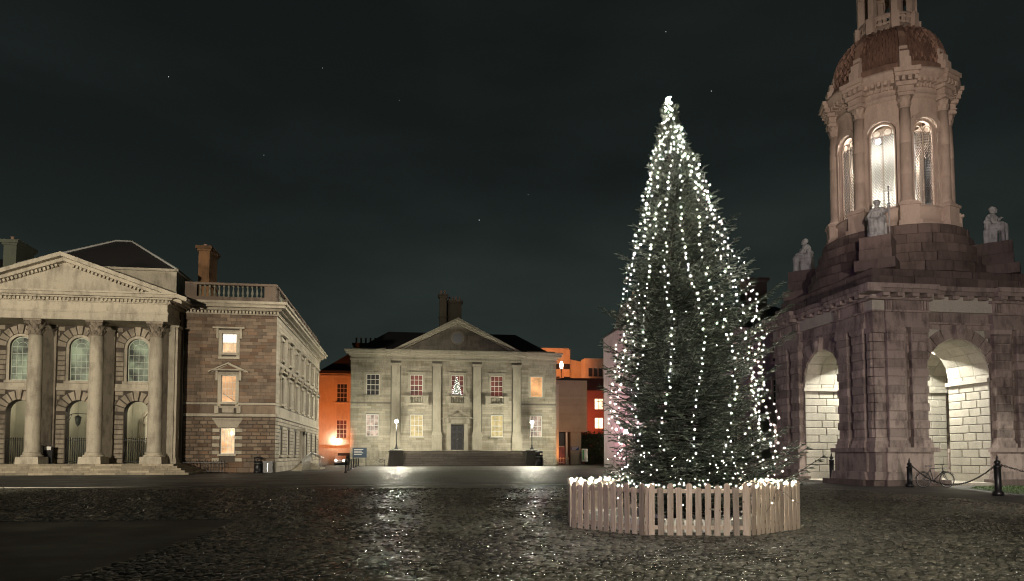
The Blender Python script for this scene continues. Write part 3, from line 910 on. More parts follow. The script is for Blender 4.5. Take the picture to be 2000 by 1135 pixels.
# ------------------------------------------------------------------ chapel
chap = thing("chapel", "pale portico with four Corinthian columns joined to a brown granite wing", "building", (*CHA, 0), TH)
bank = Bank(chap, 290)
FL = 0.85                       # portico floor height
BW = 2.6                        # back wall of the portico
WX0, WX1, WY = 8.25, 16.2, 3.5  # wing
ZC = 14.85
Fside = Matrix(((0, -1, 0, WX1), (1, 0, 0, WY), (0, 0, 1, 0), (0, 0, 0, 1)))   # s runs back along the side, outward is +x
# back wall of the portico
bays = [-4.7, 0, 4.7]
bh = [(x - 1.0, x + 1.0, FL, 6.3, True) for x in bays] + [(x - .87, x + .87, 8.0, 11.75, True) for x in bays]
hx = [(h if h[2] > 5 else h) for h in bh]
m = MB(); wall_holes(m, -8.2, 8.2, FL - .8, ZC - .6, BW, BW + .7, bh)
m.box(-8.2, -7.6, BW + .7, 34, 0, ZC - .6); m.build("wall", M_MORT, chap)
for x in bays:
    hl = [(x - 1.02, x + 1.02, FL, 6.32, True), (x - 1.78, x + 1.78, 5.3, 5.3 + 1.78, True), (x - 1.12, x + 1.12, 7.9, 12.0, True), (x - 1.85, x + 1.85, 10.88, 10.88 + 1.85, True)]
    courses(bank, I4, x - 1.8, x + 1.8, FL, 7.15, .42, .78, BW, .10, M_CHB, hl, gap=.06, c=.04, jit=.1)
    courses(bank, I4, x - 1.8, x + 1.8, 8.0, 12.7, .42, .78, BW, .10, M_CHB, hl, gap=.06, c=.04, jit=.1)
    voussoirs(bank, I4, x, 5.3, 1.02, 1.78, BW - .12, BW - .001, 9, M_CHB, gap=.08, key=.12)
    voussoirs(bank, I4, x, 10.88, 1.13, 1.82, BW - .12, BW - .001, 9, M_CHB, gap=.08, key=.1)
    m = MB(); n = 14
    for k in range(n):
        t0, t1 = PI * k / n, PI * (k + 1) / n
        m.prism([(x + 1.1 * math.cos(t0), 10.88 + 1.1 * math.sin(t0)), (x + 1.1 * math.cos(t1), 10.88 + 1.1 * math.sin(t1)), (x + .88 * math.cos(t1), 10.88 + .88 * math.sin(t1)), (x + .88 * math.cos(t0), 10.88 + .88 * math.sin(t0))], BW - .07, BW + .1)
    for s in (-1, 1): m.box(x + s * .99 - .11, x + s * .99 + .11, BW - .07, BW + .1, 7.98, 10.88)
    m.build("archivolt", M_CHA, chap)
    m = MB(); m.box(x - 1.8, x + 1.8, BW - .16, BW, 7.15, 7.4); m.box(x - 1.2, x + 1.2, BW - .2, BW, 7.75, 7.98); m.box(x - 1.8, x + 1.8, BW - .05, BW, 7.4, 7.75)
    m.build("sill_band", M_CHA, chap)
    sash(chap, I4, x, 8.0, 11.75, 1.74, BW + .22, 4, 5, M_GREEN, fmat=M_GFRAME, arch=True, sill=False, bar=.035, fr=.07)
# porch room behind the arches
m = MB()
m.box(-8, 8, 7.6, 7.8, FL, 7.2); m.box(-8, 8, BW + .7, 7.6, 7.0, 7.2); m.box(-8, 8, BW + .7, 7.6, FL - .2, FL)
m.box(-7.6, -7.4, BW + .7, 7.6, FL, 7); m.box(7.8, 8, BW + .7, 7.6, FL, 7)
for x in (-2.35, 2.35): m.box(x - .3, x + .3, 5.0, 7.6, FL, 7)
o = m.build("porch_room", M_WALLC, chap)
for x in bays:
    m = MB(); n = 12
    for k in range(n):
        t0, t1 = PI * k / n, PI * (k + 1) / n
        m.prism([(x + 1.4 * math.cos(t0), 4.6 + 1.4 * math.sin(t0)), (x + 1.4 * math.cos(t1), 4.6 + 1.4 * math.sin(t1)), (x + 1.1 * math.cos(t1), 4.6 + 1.1 * math.sin(t1)), (x + 1.1 * math.cos(t0), 4.6 + 1.1 * math.sin(t0))], 7.3, 7.6)
    m.box(x - 1.4, x - 1.1, 7.3, 7.6, FL, 4.6); m.box(x + 1.1, x + 1.4, 7.3, 7.6, FL, 4.6); m.box(x - 1.5, x + 1.5, 7.45, 7.6, 4.5, 4.7)
    m.build("inner_arch", M_CHA, o)
MB().box(-.5, .5, 7.42, 7.59, FL, 3.4).build("inner_door", M_IRON, o)
lamp("porch_lamp_light", 'POINT', (*grid(*CHA, -.3, 5.0), 6.2), 120, (1.0, .92, .72), rad=.2)
lamp("porch_lamp_light", 'POINT', (*grid(*CHA, 4.6, 5.6), 6.2), 120, (1.0, .92, .72), rad=.2)
lamp("porch_lamp_light", 'POINT', (*grid(*CHA, -5.0, 5.6), 6.2), 120, (1.0, .92, .72), rad=.2)
# gates
def railing(parent, F, x0, x1, y, z0, z1, gap, mat, name="bar", spikes=True, r=.022):
    k = int((x1 - x0) / gap)
    me = MB().tube([(0, 0, z0), (0, 0, z1 - .14)], r, 5)
    if spikes: me.lathe([(r, z1 - .14), (r * 2, z1 - .1), (.003, z1)], 5)
    me = me.mesh(name); me.materials.append(mat)
    for i in range(k + 1): link(name, me, parent, M=F @ Matrix.Translation((x0 + (x1 - x0) * i / k, y, 0)))
    MB().box(x0, x1, y - .03, y + .03, z0 + .12, z0 + .17, F).box(x0, x1, y - .03, y + .03, z1 - .26, z1 - .21, F).build("rail", mat, parent)
for i, x in enumerate(bays):
    gx, gy = grid(*CHA, x, BW + .12)
    g_ = thing("iron_gate", ["spiked black iron gate in the arch nearest the picture's edge", "spiked black iron gate in the porch arch behind the lantern", "spiked black iron gate in the arch nearest the brown wing"][i], "gate", (gx, gy, 0), TH, "gates in the portico arches")
    railing(g_, I4, -.97, .97, 0, FL + .02, 3.1, .17, M_IRON, r=.034)
# entablature, pediment
PY = -.75                       # plane of the architrave
m = MB(); m.box(-8.1, 8.1, PY, BW + .7, 12.75, 13.35); m.box(-8.16, 8.16, PY - .06, BW + .6, 13.35, 13.5); m.box(-8.05, 8.05, PY + .04, BW + .6, 13.5, 14.25)
m.build("entablature", M_CHA, chap)
m = MB(); m.box(-8.6, 8.6, PY - .5, BW + .3, 14.5, 14.62); m.box(-8.9, 8.9, PY - .8, BW + .3, 14.62, 14.86); m.box(-9.05, 9.05, PY - .95, BW + .3, 14.86, 15.0)
m.box(-8.2, 8.2, PY - .08, BW + .3, 14.2, 14.28)
m.build("cornice", M_CHA, chap)
dme = MB().box(-.09, .09, 0, .2, 0, .22).mesh("dentil"); dme.materials.append(M_CHA)
for k in range(52): link("dentil", dme, chap, M=Matrix.Translation((-8.05 + k * .316, PY - .28, 14.275)))
for k in range(14): link("dentil", dme, chap, M=Matrix.Translation((8.3, PY + k * .316, 14.275)) @ Matrix.Rotation(PI / 2, 4, 'Z'))
m = MB().box(-8.15, 8.15, PY - .1, BW + .3, 14.28, 14.5).build("bed_mould", M_CHA, chap)
pediment(chap, -8.9, 8.9, PY, 15.0, 18.15, M_CHA, M_CHA, .85, .62, 6, tym=.25)
for s in (-1, 1):
    sl = math.atan2(3.15, 8.9)
    for k in range(26):
        t = .6 + k * .30
        xx = s * t; zz = 18.15 - .62 - .23 - t * math.tan(sl)
        if zz < 15.1: break
        link("dentil", dme, chap, M=Matrix.Translation((xx, PY - .05, zz)) @ Matrix.Rotation(s * sl, 4, 'Y'))
# capital and column
cap = MB()
cap.lathe([(.47, 0), (.50, .04), (.47, .08), (.46, .5), (.52, .9), (.66, 1.12)], 20)
for ring_, (z0, hgt, n, rr, ph) in enumerate(((.06, .46, 8, .5, 0), (.38, .5, 8, .54, .5), (.72, .42, 8, .58, 0))):
    for k in range(n):
        a = 2 * PI * (k + ph) / n
        M = Matrix.Rotation(a, 4, 'Z')
        w = .15
        cap.add([(rr - .06, -w, z0), (rr - .06, w, z0), (rr + .03, w * 1.1, z0 + hgt * .55), (rr + .03, -w * 1.1, z0 + hgt * .55), (rr + .20, w * .7, z0 + hgt * .95), (rr + .20, -w * .7, z0 + hgt * .95), (rr + .24, 0, z0 + hgt * .72), (rr + .07, 0, z0 + hgt * .5)],
                [(0, 1, 2, 7), (0, 7, 3), (7, 2, 4), (7, 4, 5), (7, 5, 3), (4, 6, 5)], M)
for k in range(4):
    a = PI / 4 + k * PI / 2
    cap.lathe([(.13, -.05), (.13, .05)], 8, Matrix.Translation((.74 * math.cos(a), .74 * math.sin(a), 1.02)) @ Matrix.Rotation(a, 4, 'Z') @ Matrix.Rotation(PI / 2, 4, 'X'))
cap.prism([(-.68, -.68), (0, -.58), (.68, -.68), (.58, 0), (.68, .68), (0, .58), (-.68, .68), (-.58, 0)], 1.14, 1.3, Matrix(((1, 0, 0, 0), (0, 0, 1, 0), (0, 1, 0, 0), (0, 0, 0, 1))))
M_CHC = stone_mat("dark_carved_stone", (0.24, 0.20, 0.15), (0.05, 0.04, 0.03), 0.2, stain=0.9, scale=3)  # darker, more mottled copy of the portico stone for the capitals
cap_me = cap.mesh("capital"); cap_me.materials.append(M_CHC)
sh = MB()
HT = 12.75 - FL
prof = [(.57, .95), (.60, 1.02)]
zs = [1.05, 2.4, 3.9, 5.4, 6.9, 8.4, HT - 1.3]
for i, z in enumerate(zs):
    r = .575 - .085 * ((z - 1) / HT) ** 1.6
    if 0 < i < len(zs) - 1: prof += [(r, z - .02), (r - .012, z), (r, z + .02)]
    else: prof.append((r, z))
sh.lathe(prof, 28)
sh_me = sh.mesh("shaft"); sh_me.materials.append(M_CHA)
ba = MB(); ba.lathe([(.78, .58), (.84, .66), (.78, .74), (.66, .78), (.66, .84), (.72, .88), (.66, .95)], 28)
ba_me = ba.mesh("base"); ba_me.materials.append(M_CHA)
pl_me = MB().prism([(-.88, 0), (.88, 0), (.84, .58), (-.84, .58)], -.86, .86).mesh("plinth"); pl_me.materials.append(M_CHA)
for cxx in (-7.05, -2.35, 2.35, 7.05):
    M = Matrix.Translation((cxx, 0, FL))
    c_ = link("column", sh_me, chap, M=M)
    link("base", ba_me, c_); link("plinth", pl_me, c_)
    link("capital", cap_me, c_, M=Matrix.Translation((0, 0, HT - 1.3)))
for cxx in (-7.05, -2.35, 2.35, 7.05):
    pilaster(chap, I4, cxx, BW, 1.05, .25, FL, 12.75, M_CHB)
# end response at the side of the portico
pilaster(chap, Matrix.Translation((8.2, 0, 0)) @ Matrix.Rotation(PI / 2, 4, 'Z'), 1.6, 0, .9, .18, FL, 12.75, M_CHA)
m = MB(); m.box(7.7, 8.2, 1.0, 3.5, FL - .85, 12.75); m.build("side_wall", M_CHA, chap)
# steps
cs_ = thing("steps", "pale worn steps in front of the column portico", "steps", (*CHA, 0), TH)
M_CSTEP = stone_mat("worn_pale_step_stone", (0.28, 0.24, 0.17), (0.07, 0.055, 0.04), var=.3, stain=.7)
for j in range(5):
    e_ = .42 * (4 - j)
    zz = FL * (j + 1) / 5
    xx = -9.0 - e_
    while xx < 8.9 + e_:
        L = random.uniform(1.4, 2.4); x1 = min(xx + L, 9.0 + e_)
        if x1 > 9.0 + e_ - .5: x1 = 9.0 + e_
        MB().box(xx + .008, x1 - .008, -1.3 - e_, -1.3 - e_ + .5 if j < 4 else BW, zz - .17, zz).build("tread", M_CSTEP, cs_)
        xx = x1
    MB().box(9.0 + e_ - .5, 9.0 + e_ - .002, -1.3 - e_ + .502, 3.4, zz - .17, zz - .002).build("tread", M_CSTEP, cs_)
# wing
ww = [(12.1, 10.8, 12.55, 1.25, 'a'), (12.1, 6.35, 8.75, 1.25, 'b'), (12.1, 1.7, 4.0, 1.22, 'c')]
wh = [(x - w / 2, x + w / 2, a_, b_, False) for x, a_, b_, w, _ in ww]
m = MB(); wall_holes(m, WX0, WX1, 0, ZC, WY, WY + .5, wh)
sbay = [3.0 + 4.45 * i for i in range(7)]
sh_ = []
for i, s_ in enumerate(sbay):
    sh_ += [(s_ - .65, s_ + .65, 10.6, 12.4, False), (s_ - .65, s_ + .65, 6.4, 8.9, False)]
    sh_.append((s_ - .65, s_ + .65, 1.6, 4.1, False) if i != 3 else (s_ - .9, s_ + .9, .9, 3.9, False))
wall_holes(m, .5, 33, 0, ZC, 0, .5, sh_, Fside)
m.box(-7.5, WX1 - .5, 36, 36.5, 0, ZC)
m.build("wing_wall", M_MORT, chap)
W0, W1 = WX0 + .02, WX1
courses(bank, I4, W0, W1, .95, 5.0, .335, .78, WY, .075, M_CHW, [(12.1 - .98, 12.1 + .98, .95, 4.9, False)], gap=.055, c=.035)
courses(bank, I4, W0, W1, 6.35, ZC - .55, .30, .86, WY, .03, M_CHW, [(12.1 - .9, 12.1 + .9, 6.35, 9.6, False), (12.1 - .85, 12.1 + .85, 10.5, 13.0, False)], gap=.018, c=.006)
courses(bank, I4, W0, W1, 5.32, 6.1, .78, 1.5, WY, .03, M_CHW, [(11.1, 13.1, 5.3, 6.2, False)], gap=.018, c=.006)
courses(bank, I4, W0, W1, 0, .95, .47, 1.1, WY, .12, M_CHW, [], gap=.02, c=.02)
for j in range(5):   # long and short blocks beside the ground floor window
    for s in (-1, 1):
        bank.stone(I4, 12.1 + s * .98, 1.35 + j * .66 - .2, .62, .34, WY, .13, M_CHS, .03, .02, "quoin")
        bank.stone(I4, 12.1 + s * .86, 1.68 + j * .66 - .2, .38, .32, WY, .06, M_CHW, .03, .02, "quoin")
for q in range(3): voussoirs(bank, I4, 12.1, 3.9, .1, .2, WY - .05, WY, 1, M_CHW) if False else None
m = MB(); m.prism([(11.3, 4.05), (12.9, 4.05), (13.35, 4.75), (10.85, 4.75)], WY - .1, WY); m.box(10.8, 13.4, WY - .22, WY, 4.75, 4.9)
m.build("window_lintel", M_CHS, chap)
# side wall stones
courses(bank, Fside, 0.0, 33, .95, 5.0, .335, .95, 0, .07, M_CHS, [(h[0] - .25, h[1] + .25, h[2] - .2, h[3] + .1, False) for h in sh_], gap=.05, c=.03)
courses(bank, Fside, 0.0, 33, 6.35, ZC - .55, .45, 1.3, 0, .03, M_CHS, [(h[0] - .35, h[1] + .35, h[2] - .2, h[3] + .55, False) for h in sh_], gap=.02, c=.006)
courses(bank, Fside, 0.0, 33, 5.32, 6.1, .78, 1.5, 0, .03, M_CHS, [], gap=.018, c=.006)
courses(bank, Fside, 0.0, 33, 0, .95, .47, 1.3, 0, .10, M_CHS, [(sbay[3] - 1.1, sbay[3] + 1.1, 0, 1, False)], gap=.02, c=.02)
m = MB()
for F, a_, b_, s0 in ((I4, W0, W1, 0), (Fside, 0, 33, 1)):
    y0 = WY if s0 == 0 else 0
    e_ = .12
    m.box(a_, b_ + (e_ if s0 == 0 else 0), y0 - .14, y0 + .1, 5.05, 5.3, F); m.box(a_, b_ + (.08 if s0 == 0 else 0), y0 - .08, y0 + .1, 6.12, 6.3, F)
    m.box(a_, b_ + (.1 if s0 == 0 else 0), y0 - .1, y0 + .1, ZC - .55, ZC - .45, F)
m.build("string_course", M_CHS, chap)
c1 = [(14.62, 14.85, .5), (14.85, 15.15, .85), (15.15, 15.38, 1.0)]
m = MB()
for z0, z1, p in c1:
    m.box(W0 + .3, WX1 + p, WY - p, WY + .3, z0, z1)
    m.box(0.3, 33 + p, -p, .3, z0, z1, Fside)
m.build("cornice", M_CHS, chap)
for k in range(27): link("dentil", dme, chap, M=Matrix.Translation((W0 + .25 + k * .3, WY - .22, 14.40)))
dms = MB().box(-.09, .09, 0, .2, 0, .22).mesh("dentil"); dms.materials.append(M_CHS)
for k in range(100): link("dentil", dms, chap, M=Fside @ Matrix.Translation((.2 + k * .33, -.22, 14.40)))
m = MB(); m.box(W0, WX1 + .15, WY - .15, WY + .2, 14.28, 14.4); m.box(.2, 33, -.15, .2, 14.28, 14.4, Fside); m.build("bed_mould", M_CHS, chap)
# balustrade
m = MB(); m.box(W0, WX1 - .1, WY + .1, WY + .6, 15.38, 15.95); m.box(.6, 33, .1, .6, 15.38, 15.95, Fside)
M_CHP = stone_mat("shaded_parapet_stone", (0.13, 0.095, 0.07), (0.035, 0.026, 0.02), 0.25, stain=0.9)  # unlit tone of the wing's top is put into the stone colour
m.build("blocking_course", M_CHP, chap)
bl = MB()
bl.box(WX1 - 1.15, WX1 - .1, WY + .08, WY + .62, 15.95, 17.0); bl.box(W0 - .1, W0 + .9, WY + .08, WY + .62, 15.95, 17.0)
bl.box(W0 - .1, WX1 - .05, WY + .02, WY + .68, 17.0, 17.2)
bl.box(.65, 33, .02, .68, 17.0, 17.2, Fside)
for s_ in np.arange(.62, 33, 4.6): bl.box(s_ + (.6 if s_ < 1 else 0), s_ + 1.1, .08, .62, 15.95, 17.0, Fside)
bl = bl.build("balustrade", M_CHP, chap)
bme = MB().lathe(baluster_prof(1.05, .13), 8).mesh("baluster"); bme.materials.append(stone_mat("shaded_baluster_stone", (0.15, 0.145, 0.11), var=.1, stain=.8))  # shade on the balusters is put into their greenish grey
for k in range(15): link("baluster", bme, bl, M=Matrix.Translation((W0 + 1.15 + k * .41, WY + .35, 15.95)))
for k in range(70):
    s_ = 1.9 + k * .43
    if (s_ - .62) % 4.6 > 1.15: link("baluster", bme, bl, M=Fside @ Matrix.Translation((s_, .35, 15.95)))
# wing windows
for x, a_, b_, w, k in ww:
    sash(chap, I4, x, a_, b_, w, WY + .1, 4, {'a': 4, 'b': 4, 'c': 4}[k], {'a': M_WARM2, 'b': M_WARM, 'c': M_WARM2}[k], fmat=M_FRAME, smat=M_CHS, bar=.022, fr=.05)
    if k == 'a': MB().box(x - w / 2 + .05, x + w / 2 - .05, WY + .13, WY + .145, (a_ + b_) / 2 + .1, b_ - .05).build("blind", M_BLIND, chap)
    if k == 'b': MB().prism([(x - w / 2 + .1, a_ + .75), (x - w / 2 + .1, a_ + .85), (x + w / 2 - .1, a_ + .15), (x + w / 2 - .1, a_ + .05)], WY + .13, WY + .145).build("stair_rail", M_ORDK, chap)
    if k == 'c':
        MB().prism([(x - w / 2 + .1, a_ + .1), (x - w / 2 + .1, a_ + 1.3), (x - .1, a_ + .9), (x - .1, a_ + .1)], WY + .13, WY + .145).build("curtain", M_WARM, chap)
        MB().ball((x + .33, WY + .05, b_ - .45), .1).build("window_lamp", M_FLOODG, chap)
    if k != 'c':
        m = MB()
        for s in (-1, 1): m.box(x + s * (w / 2 + .14) - .14, x + s * (w / 2 + .14) + .14, WY - .12, WY, a_ - .35, b_)
        m.box(x - w / 2 - .28, x + w / 2 + .28, WY - .12, WY, b_, b_ + .3)
        m.box(x - w / 2 - .3, x + w / 2 + .3, WY - .14, WY, a_ - .55, a_ - .35)
        for s in (-1, 1): m.box(x + s * (w / 2 + .38) - .1, x + s * (w / 2 + .38) + .1, WY - .2, WY, b_ - .45, b_ + .42)
        m.box(x - w / 2 - .75, x + w / 2 + .75, WY - .42, WY, b_ + .42, b_ + .55)
        if k == 'b':
            for s in (-1, 1): m.box(x + s * .95 - .17, x + s * .95 + .17, WY - .3, WY, 5.35, 6.0); 
            m.box(x - .5, x + .5, WY - .08, WY, 5.4, 6.0)
        m.build("window_surround", M_CHS, chap)
        if k == 'b': pediment(chap, x - 1.3, x + 1.3, WY, b_ + .55, b_ + 1.15, M_CHS, M_CHW, .35, .2, .1, name="window_pediment", tym=-.1)
for i, s_ in enumerate(sbay):
    for (z0, z1) in ((10.6, 12.4), (6.4, 8.9), (1.6, 4.1)):
        if i == 3 and z0 < 2: continue
        sash(chap, Fside, s_, z0, z1, 1.3, .12, 3, 4, M_DARKG, smat=M_CHS, bar=.03, fr=.07)
        if z0 > 2:
            m = MB()
            for s in (-1, 1): m.box(s_ + s * .8 - .13, s_ + s * .8 + .13, -.16, 0, z0 - .3, z1, Fside)
            m.box(s_ - .93, s_ + .93, -.16, 0, z1, z1 + .28, Fside); m.box(s_ - 1.2, s_ + 1.2, -.42, 0, z1 + .4, z1 + .54, Fside)
            for s in (-1, 1): m.box(s_ + s * 1.0 - .08, s_ + s * 1.0 + .08, -.2, 0, z1 - .2, z1 + .4, Fside)
            m.build("window_surround", M_CHS, chap)
            if z0 < 7: pediment(chap, s_ - 1.2, s_ + 1.2, 0, z1 + .54, z1 + 1.05, M_CHS, M_CHS, .35, .18, .1, F=Fside, name="window_pediment", tym=-.1)
# side door with hood, stairs and handrails
s_ = sbay[3]
MB().box(s_ - .85, s_ + .85, .3, .38, .95, 3.85, Fside).build("side_door", M_IRON, chap)
m = MB()
for s in (-1, 1): m.box(s_ + s * 1.1 - .18, s_ + s * 1.1 + .18, -.3, 0, .9, 4.2, Fside)
m.box(s_ - 1.5, s_ + 1.5, -.7, 0, 4.2, 4.5, Fside); m.build("door_surround", M_CHS, chap)
rp = thing("side_stair", "small stone stair with steel handrails against the chapel's long side wall", "stair", (*grid(*CHA, WX1 + .15, WY + s_), 0), TH + PI / 2)
for j in range(5):
    MB().box(-2.6 + j * .3, 2.6 - j * .3, -2.3 + j * .3, -.15, j * .18, j * .18 + .178).build("tread", M_CSTEP, rp)
m = MB()
for xx in (-2.2, -1.2, 1.2, 2.2):
    m.tube([(xx, -2.2, 0), (xx, -2.2, 1.3), (xx * .7, -1.0, 1.9), (xx * .7, -1.0, .5)], .035, 6)
m.tube([(-2.2, -2.2, 1.3), (2.2, -2.2, 1.3)], .035); m.build("handrail", M_STEEL, rp)
rl = MB()
for k in range(9):
    rl.tube([(-9 + k * .8, -1.3, 0), (-9 + k * .8, -1.3, .4 + k * .1 + .7)], .03, 5)
rl.tube([(-9, -1.3, 1.1), (-2.6, -1.3, 1.9)], .035); rl.build("ramp_rail", M_STEEL, rp)
MB().prism([(-9, 0), (-2.6, 0), (-2.6, .72)], -1.2, -.2).build("ramp", M_CSTEP, rp)
# roofs
m = MB()
m.add([(-6.4, 5, 18.6), (7.0, 5, 18.6), (7.0, 33, 18.6), (-6.4, 33, 18.6), (-.4, 10.6, 22.6), (1.1, 10.6, 22.6), (1.1, 27, 22.6), (-.4, 27, 22.6)],
      [(0, 1, 5, 4), (1, 2, 6, 5), (2, 3, 7, 6), (3, 0, 4, 7), (4, 5, 6, 7), (0, 3, 2, 1)])
m.box(7.0, WX1 - .7, WY + .7, 35.6, 15.3, 15.5)
m.build("roof", M_SLATE, chap)
m = MB()
m.tube([(-6.4, 5, 18.65), (-.4, 10.6, 22.64), (1.1, 10.6, 22.64), (7.0, 5, 18.65)], .11, 5); m.build("ridge_flashing", plain("pale_lead", (.3, .3, .28), .5), chap)
m = MB(); m.box(-6.4, 7.0, 5.0, 33, 15.0, 18.6); m.box(-6.6, 7.2, 4.8, 33.1, 18.4, 18.62); m.build("attic_wall", M_CHA, chap)
bank.flush("stonework")
M_CHO = stone_mat("orange_light_painted_brick", (0.17, 0.085, 0.035), (0.04, 0.025, 0.012), var=.3, stain=.8)  # orange light falling on the chimney is put into the brick colour
M_CHG = stone_mat("mossy_chimney_stone", (0.12, 0.13, 0.095), (0.04, 0.04, 0.03), var=.1)
chimney(chap, 7.75, 12.5, 1.05, 3.0, 15.4, 22.6, M_CHO, 3, pot_h=.3)
chimney(chap, -8.8, 10, 1.1, 3.2, 16.5, 21.7, M_CHG, 4, pot_h=.4)

# small things by the chapel
x, y = grid(*CHA, .1, BW - .3)
t = thing("hanging_lantern", "glazed iron lantern hanging on a bracket in the middle porch arch", "lantern", (x, y, 0), TH)
m = MB(); m.tube([(-1.0, .3, 4.9), (-.5, 0, 5.1), (0, 0, 5.15), (.9, .3, 5.1)], .03, 5); m.tube([(0, 0, 5.15), (0, 0, 4.95)], .02); m.tube([(-1.0, .3, 4.4), (-.7, .1, 4.6), (-.5, 0, 5.1)], .02); m.build("bracket", M_IRON, t)
m = MB(); m.lathe([(.06, 5.0), (.27, 4.85), (.29, 4.8)], 6)
for k in range(6): m.tube([(.27 * math.cos(k * PI / 3), .27 * math.sin(k * PI / 3), 4.82), (.16 * math.cos(k * PI / 3), .16 * math.sin(k * PI / 3), 4.2)], .014, 4)
m.lathe([(.17, 4.22), (.05, 4.1), (.02, 4.0)], 6); m.build("lantern_frame", M_IRON, t)
MB().lathe([(.25, 4.8), (.15, 4.24)], 6).build("pane", M_GREEN, t)
x, y = grid(*CHA, .6, 4.2)
t = thing("porch_tree", "cluster of bright white lights glimpsed behind the middle porch gate", "light", (x, y, FL), TH)
m = MB(); 
for k in range(16): m.ball((random.uniform(-.3, .45), random.uniform(-.2, .2), random.uniform(.9, 2.3) - abs(random.gauss(0, .2))), .07, 6, 4)
m.build("bulb_cluster", glow("cool_white_bulbs", (.95, 1, .95), 14, 0, gloss=False), t)
MB().lathe([(.03, 0), (.03, .6), (.4, .6), (.2, 1.4), (.03, 2.3)], 8).build("crown", M_SLATE, t)
x, y = grid(*CHA, -1.95, 1.4)
t = thing("notice_board", "black notice board with two white papers between the portico columns", "notice board", (x, y, FL), TH)
MB().box(-.55, .5, -.04, .04, .0, 1.5).build("board", M_IRON, t)
MB().box(-.5, -.2, -.052, -.042, .85, 1.45).build("paper", M_PAPER, t); MB().box(-.1, .4, -.052, -.042, 1.15, 1.45).build("paper", M_PAPER, t)
x, y = grid(*CHA, 10.6, WY - 1.0)
t = thing("area_railing", "low black iron railing in front of the brown granite wing", "railing", (x, y, 0), TH)
railing(t, I4, -2.0, 1.5, 0, .02, 1.15, .22, M_IRON)
def litter_bin(x, y, label, s=1.0):
    t = thing("litter_bin", label, "bin", (x, y, 0), TH, "black litter bins")
    m = MB(); m.lathe([(.36, 0), (.36, .12), (.33, .14), (.33, .95), (.36, .97), (.36, 1.0)], 16); m.build("body", M_IRON, t)
    m = MB(); m.lathe([(.36, 1.18), (.37, 1.2), (.34, 1.32), (.1, 1.38)], 16)
    for k in range(4): m.tube([(.33 * math.cos(PI / 4 + k * PI / 2), .33 * math.sin(PI / 4 + k * PI / 2), .98), (.33 * math.cos(PI / 4 + k * PI / 2), .33 * math.sin(PI / 4 + k * PI / 2), 1.2)], .03)
    m.build("hood", M_IRON, t)
    m = MB(); m.lathe([(.342, .8), (.345, .84)], 16); m.build("band", M_STEEL, t)
    t.scale = (s, s, s)
    return t
x, y = grid(*CHA, 14.9, WY - .7)
litter_bin(x, y, "black litter bin against the brown granite wing near its corner", 1.05)
x, y = grid(*CHA, 15.75, WY - .5)
t = thing("utility_cabinet", "low black cabinet beside the bin at the wing's corner", "cabinet", (x, y, 0), TH)
MB().box(-.4, .4, -.3, .3, 0, .95).build("body", M_IRON, t); MB().prism([(-.45, .95), (.45, .95), (.42, 1.03), (-.42, 1.03)], -.34, .34).build("lid", M_IRON, t)
MB().box(-.02, .02, -.32, -.301, .1, .85).build("door_seam", M_STEEL, t)
x, y = grid(*DIN, 11.3, -6.6)
litter_bin(x, y, "black litter bin standing before the lamp pedestal at the hall steps", 1.6)

# ------------------------------------------------------------------ bell tower
tower = thing("bell_tower", "tall granite bell tower with open arches below and lit domed belfry above", "bell tower", (*CAM, 0), TH)
bank = Bank(tower, 290)
AH = 1.9                                    # half width of the arches
SPR, CRN = 5.95, 7.85
PC = 4.85                                   # face of the piers
FK = [Matrix.Rotation(k * PI / 2, 4, 'Z') for k in range(4)]     # each face: -y is outwards
floor_ = MB(); floor_.box(-5.6, 5.6, -5.6, 5.6, 0, .14); floor_.build("floor_slab", M_CAL, tower)
# solid piers
m = MB()
for sx_ in (-1, 1):
    for sy_ in (-1, 1):
        xs = sorted((sx_ * AH, sx_ * PC)); ys = sorted((sy_ * AH, sy_ * PC))
        m.box(xs[0], xs[1], ys[0], ys[1], .14, 8.3)
m.build("pier_core", stone_mat("tower_joint_shadow_stone", (0.10, 0.08, 0.07), var=0), tower)
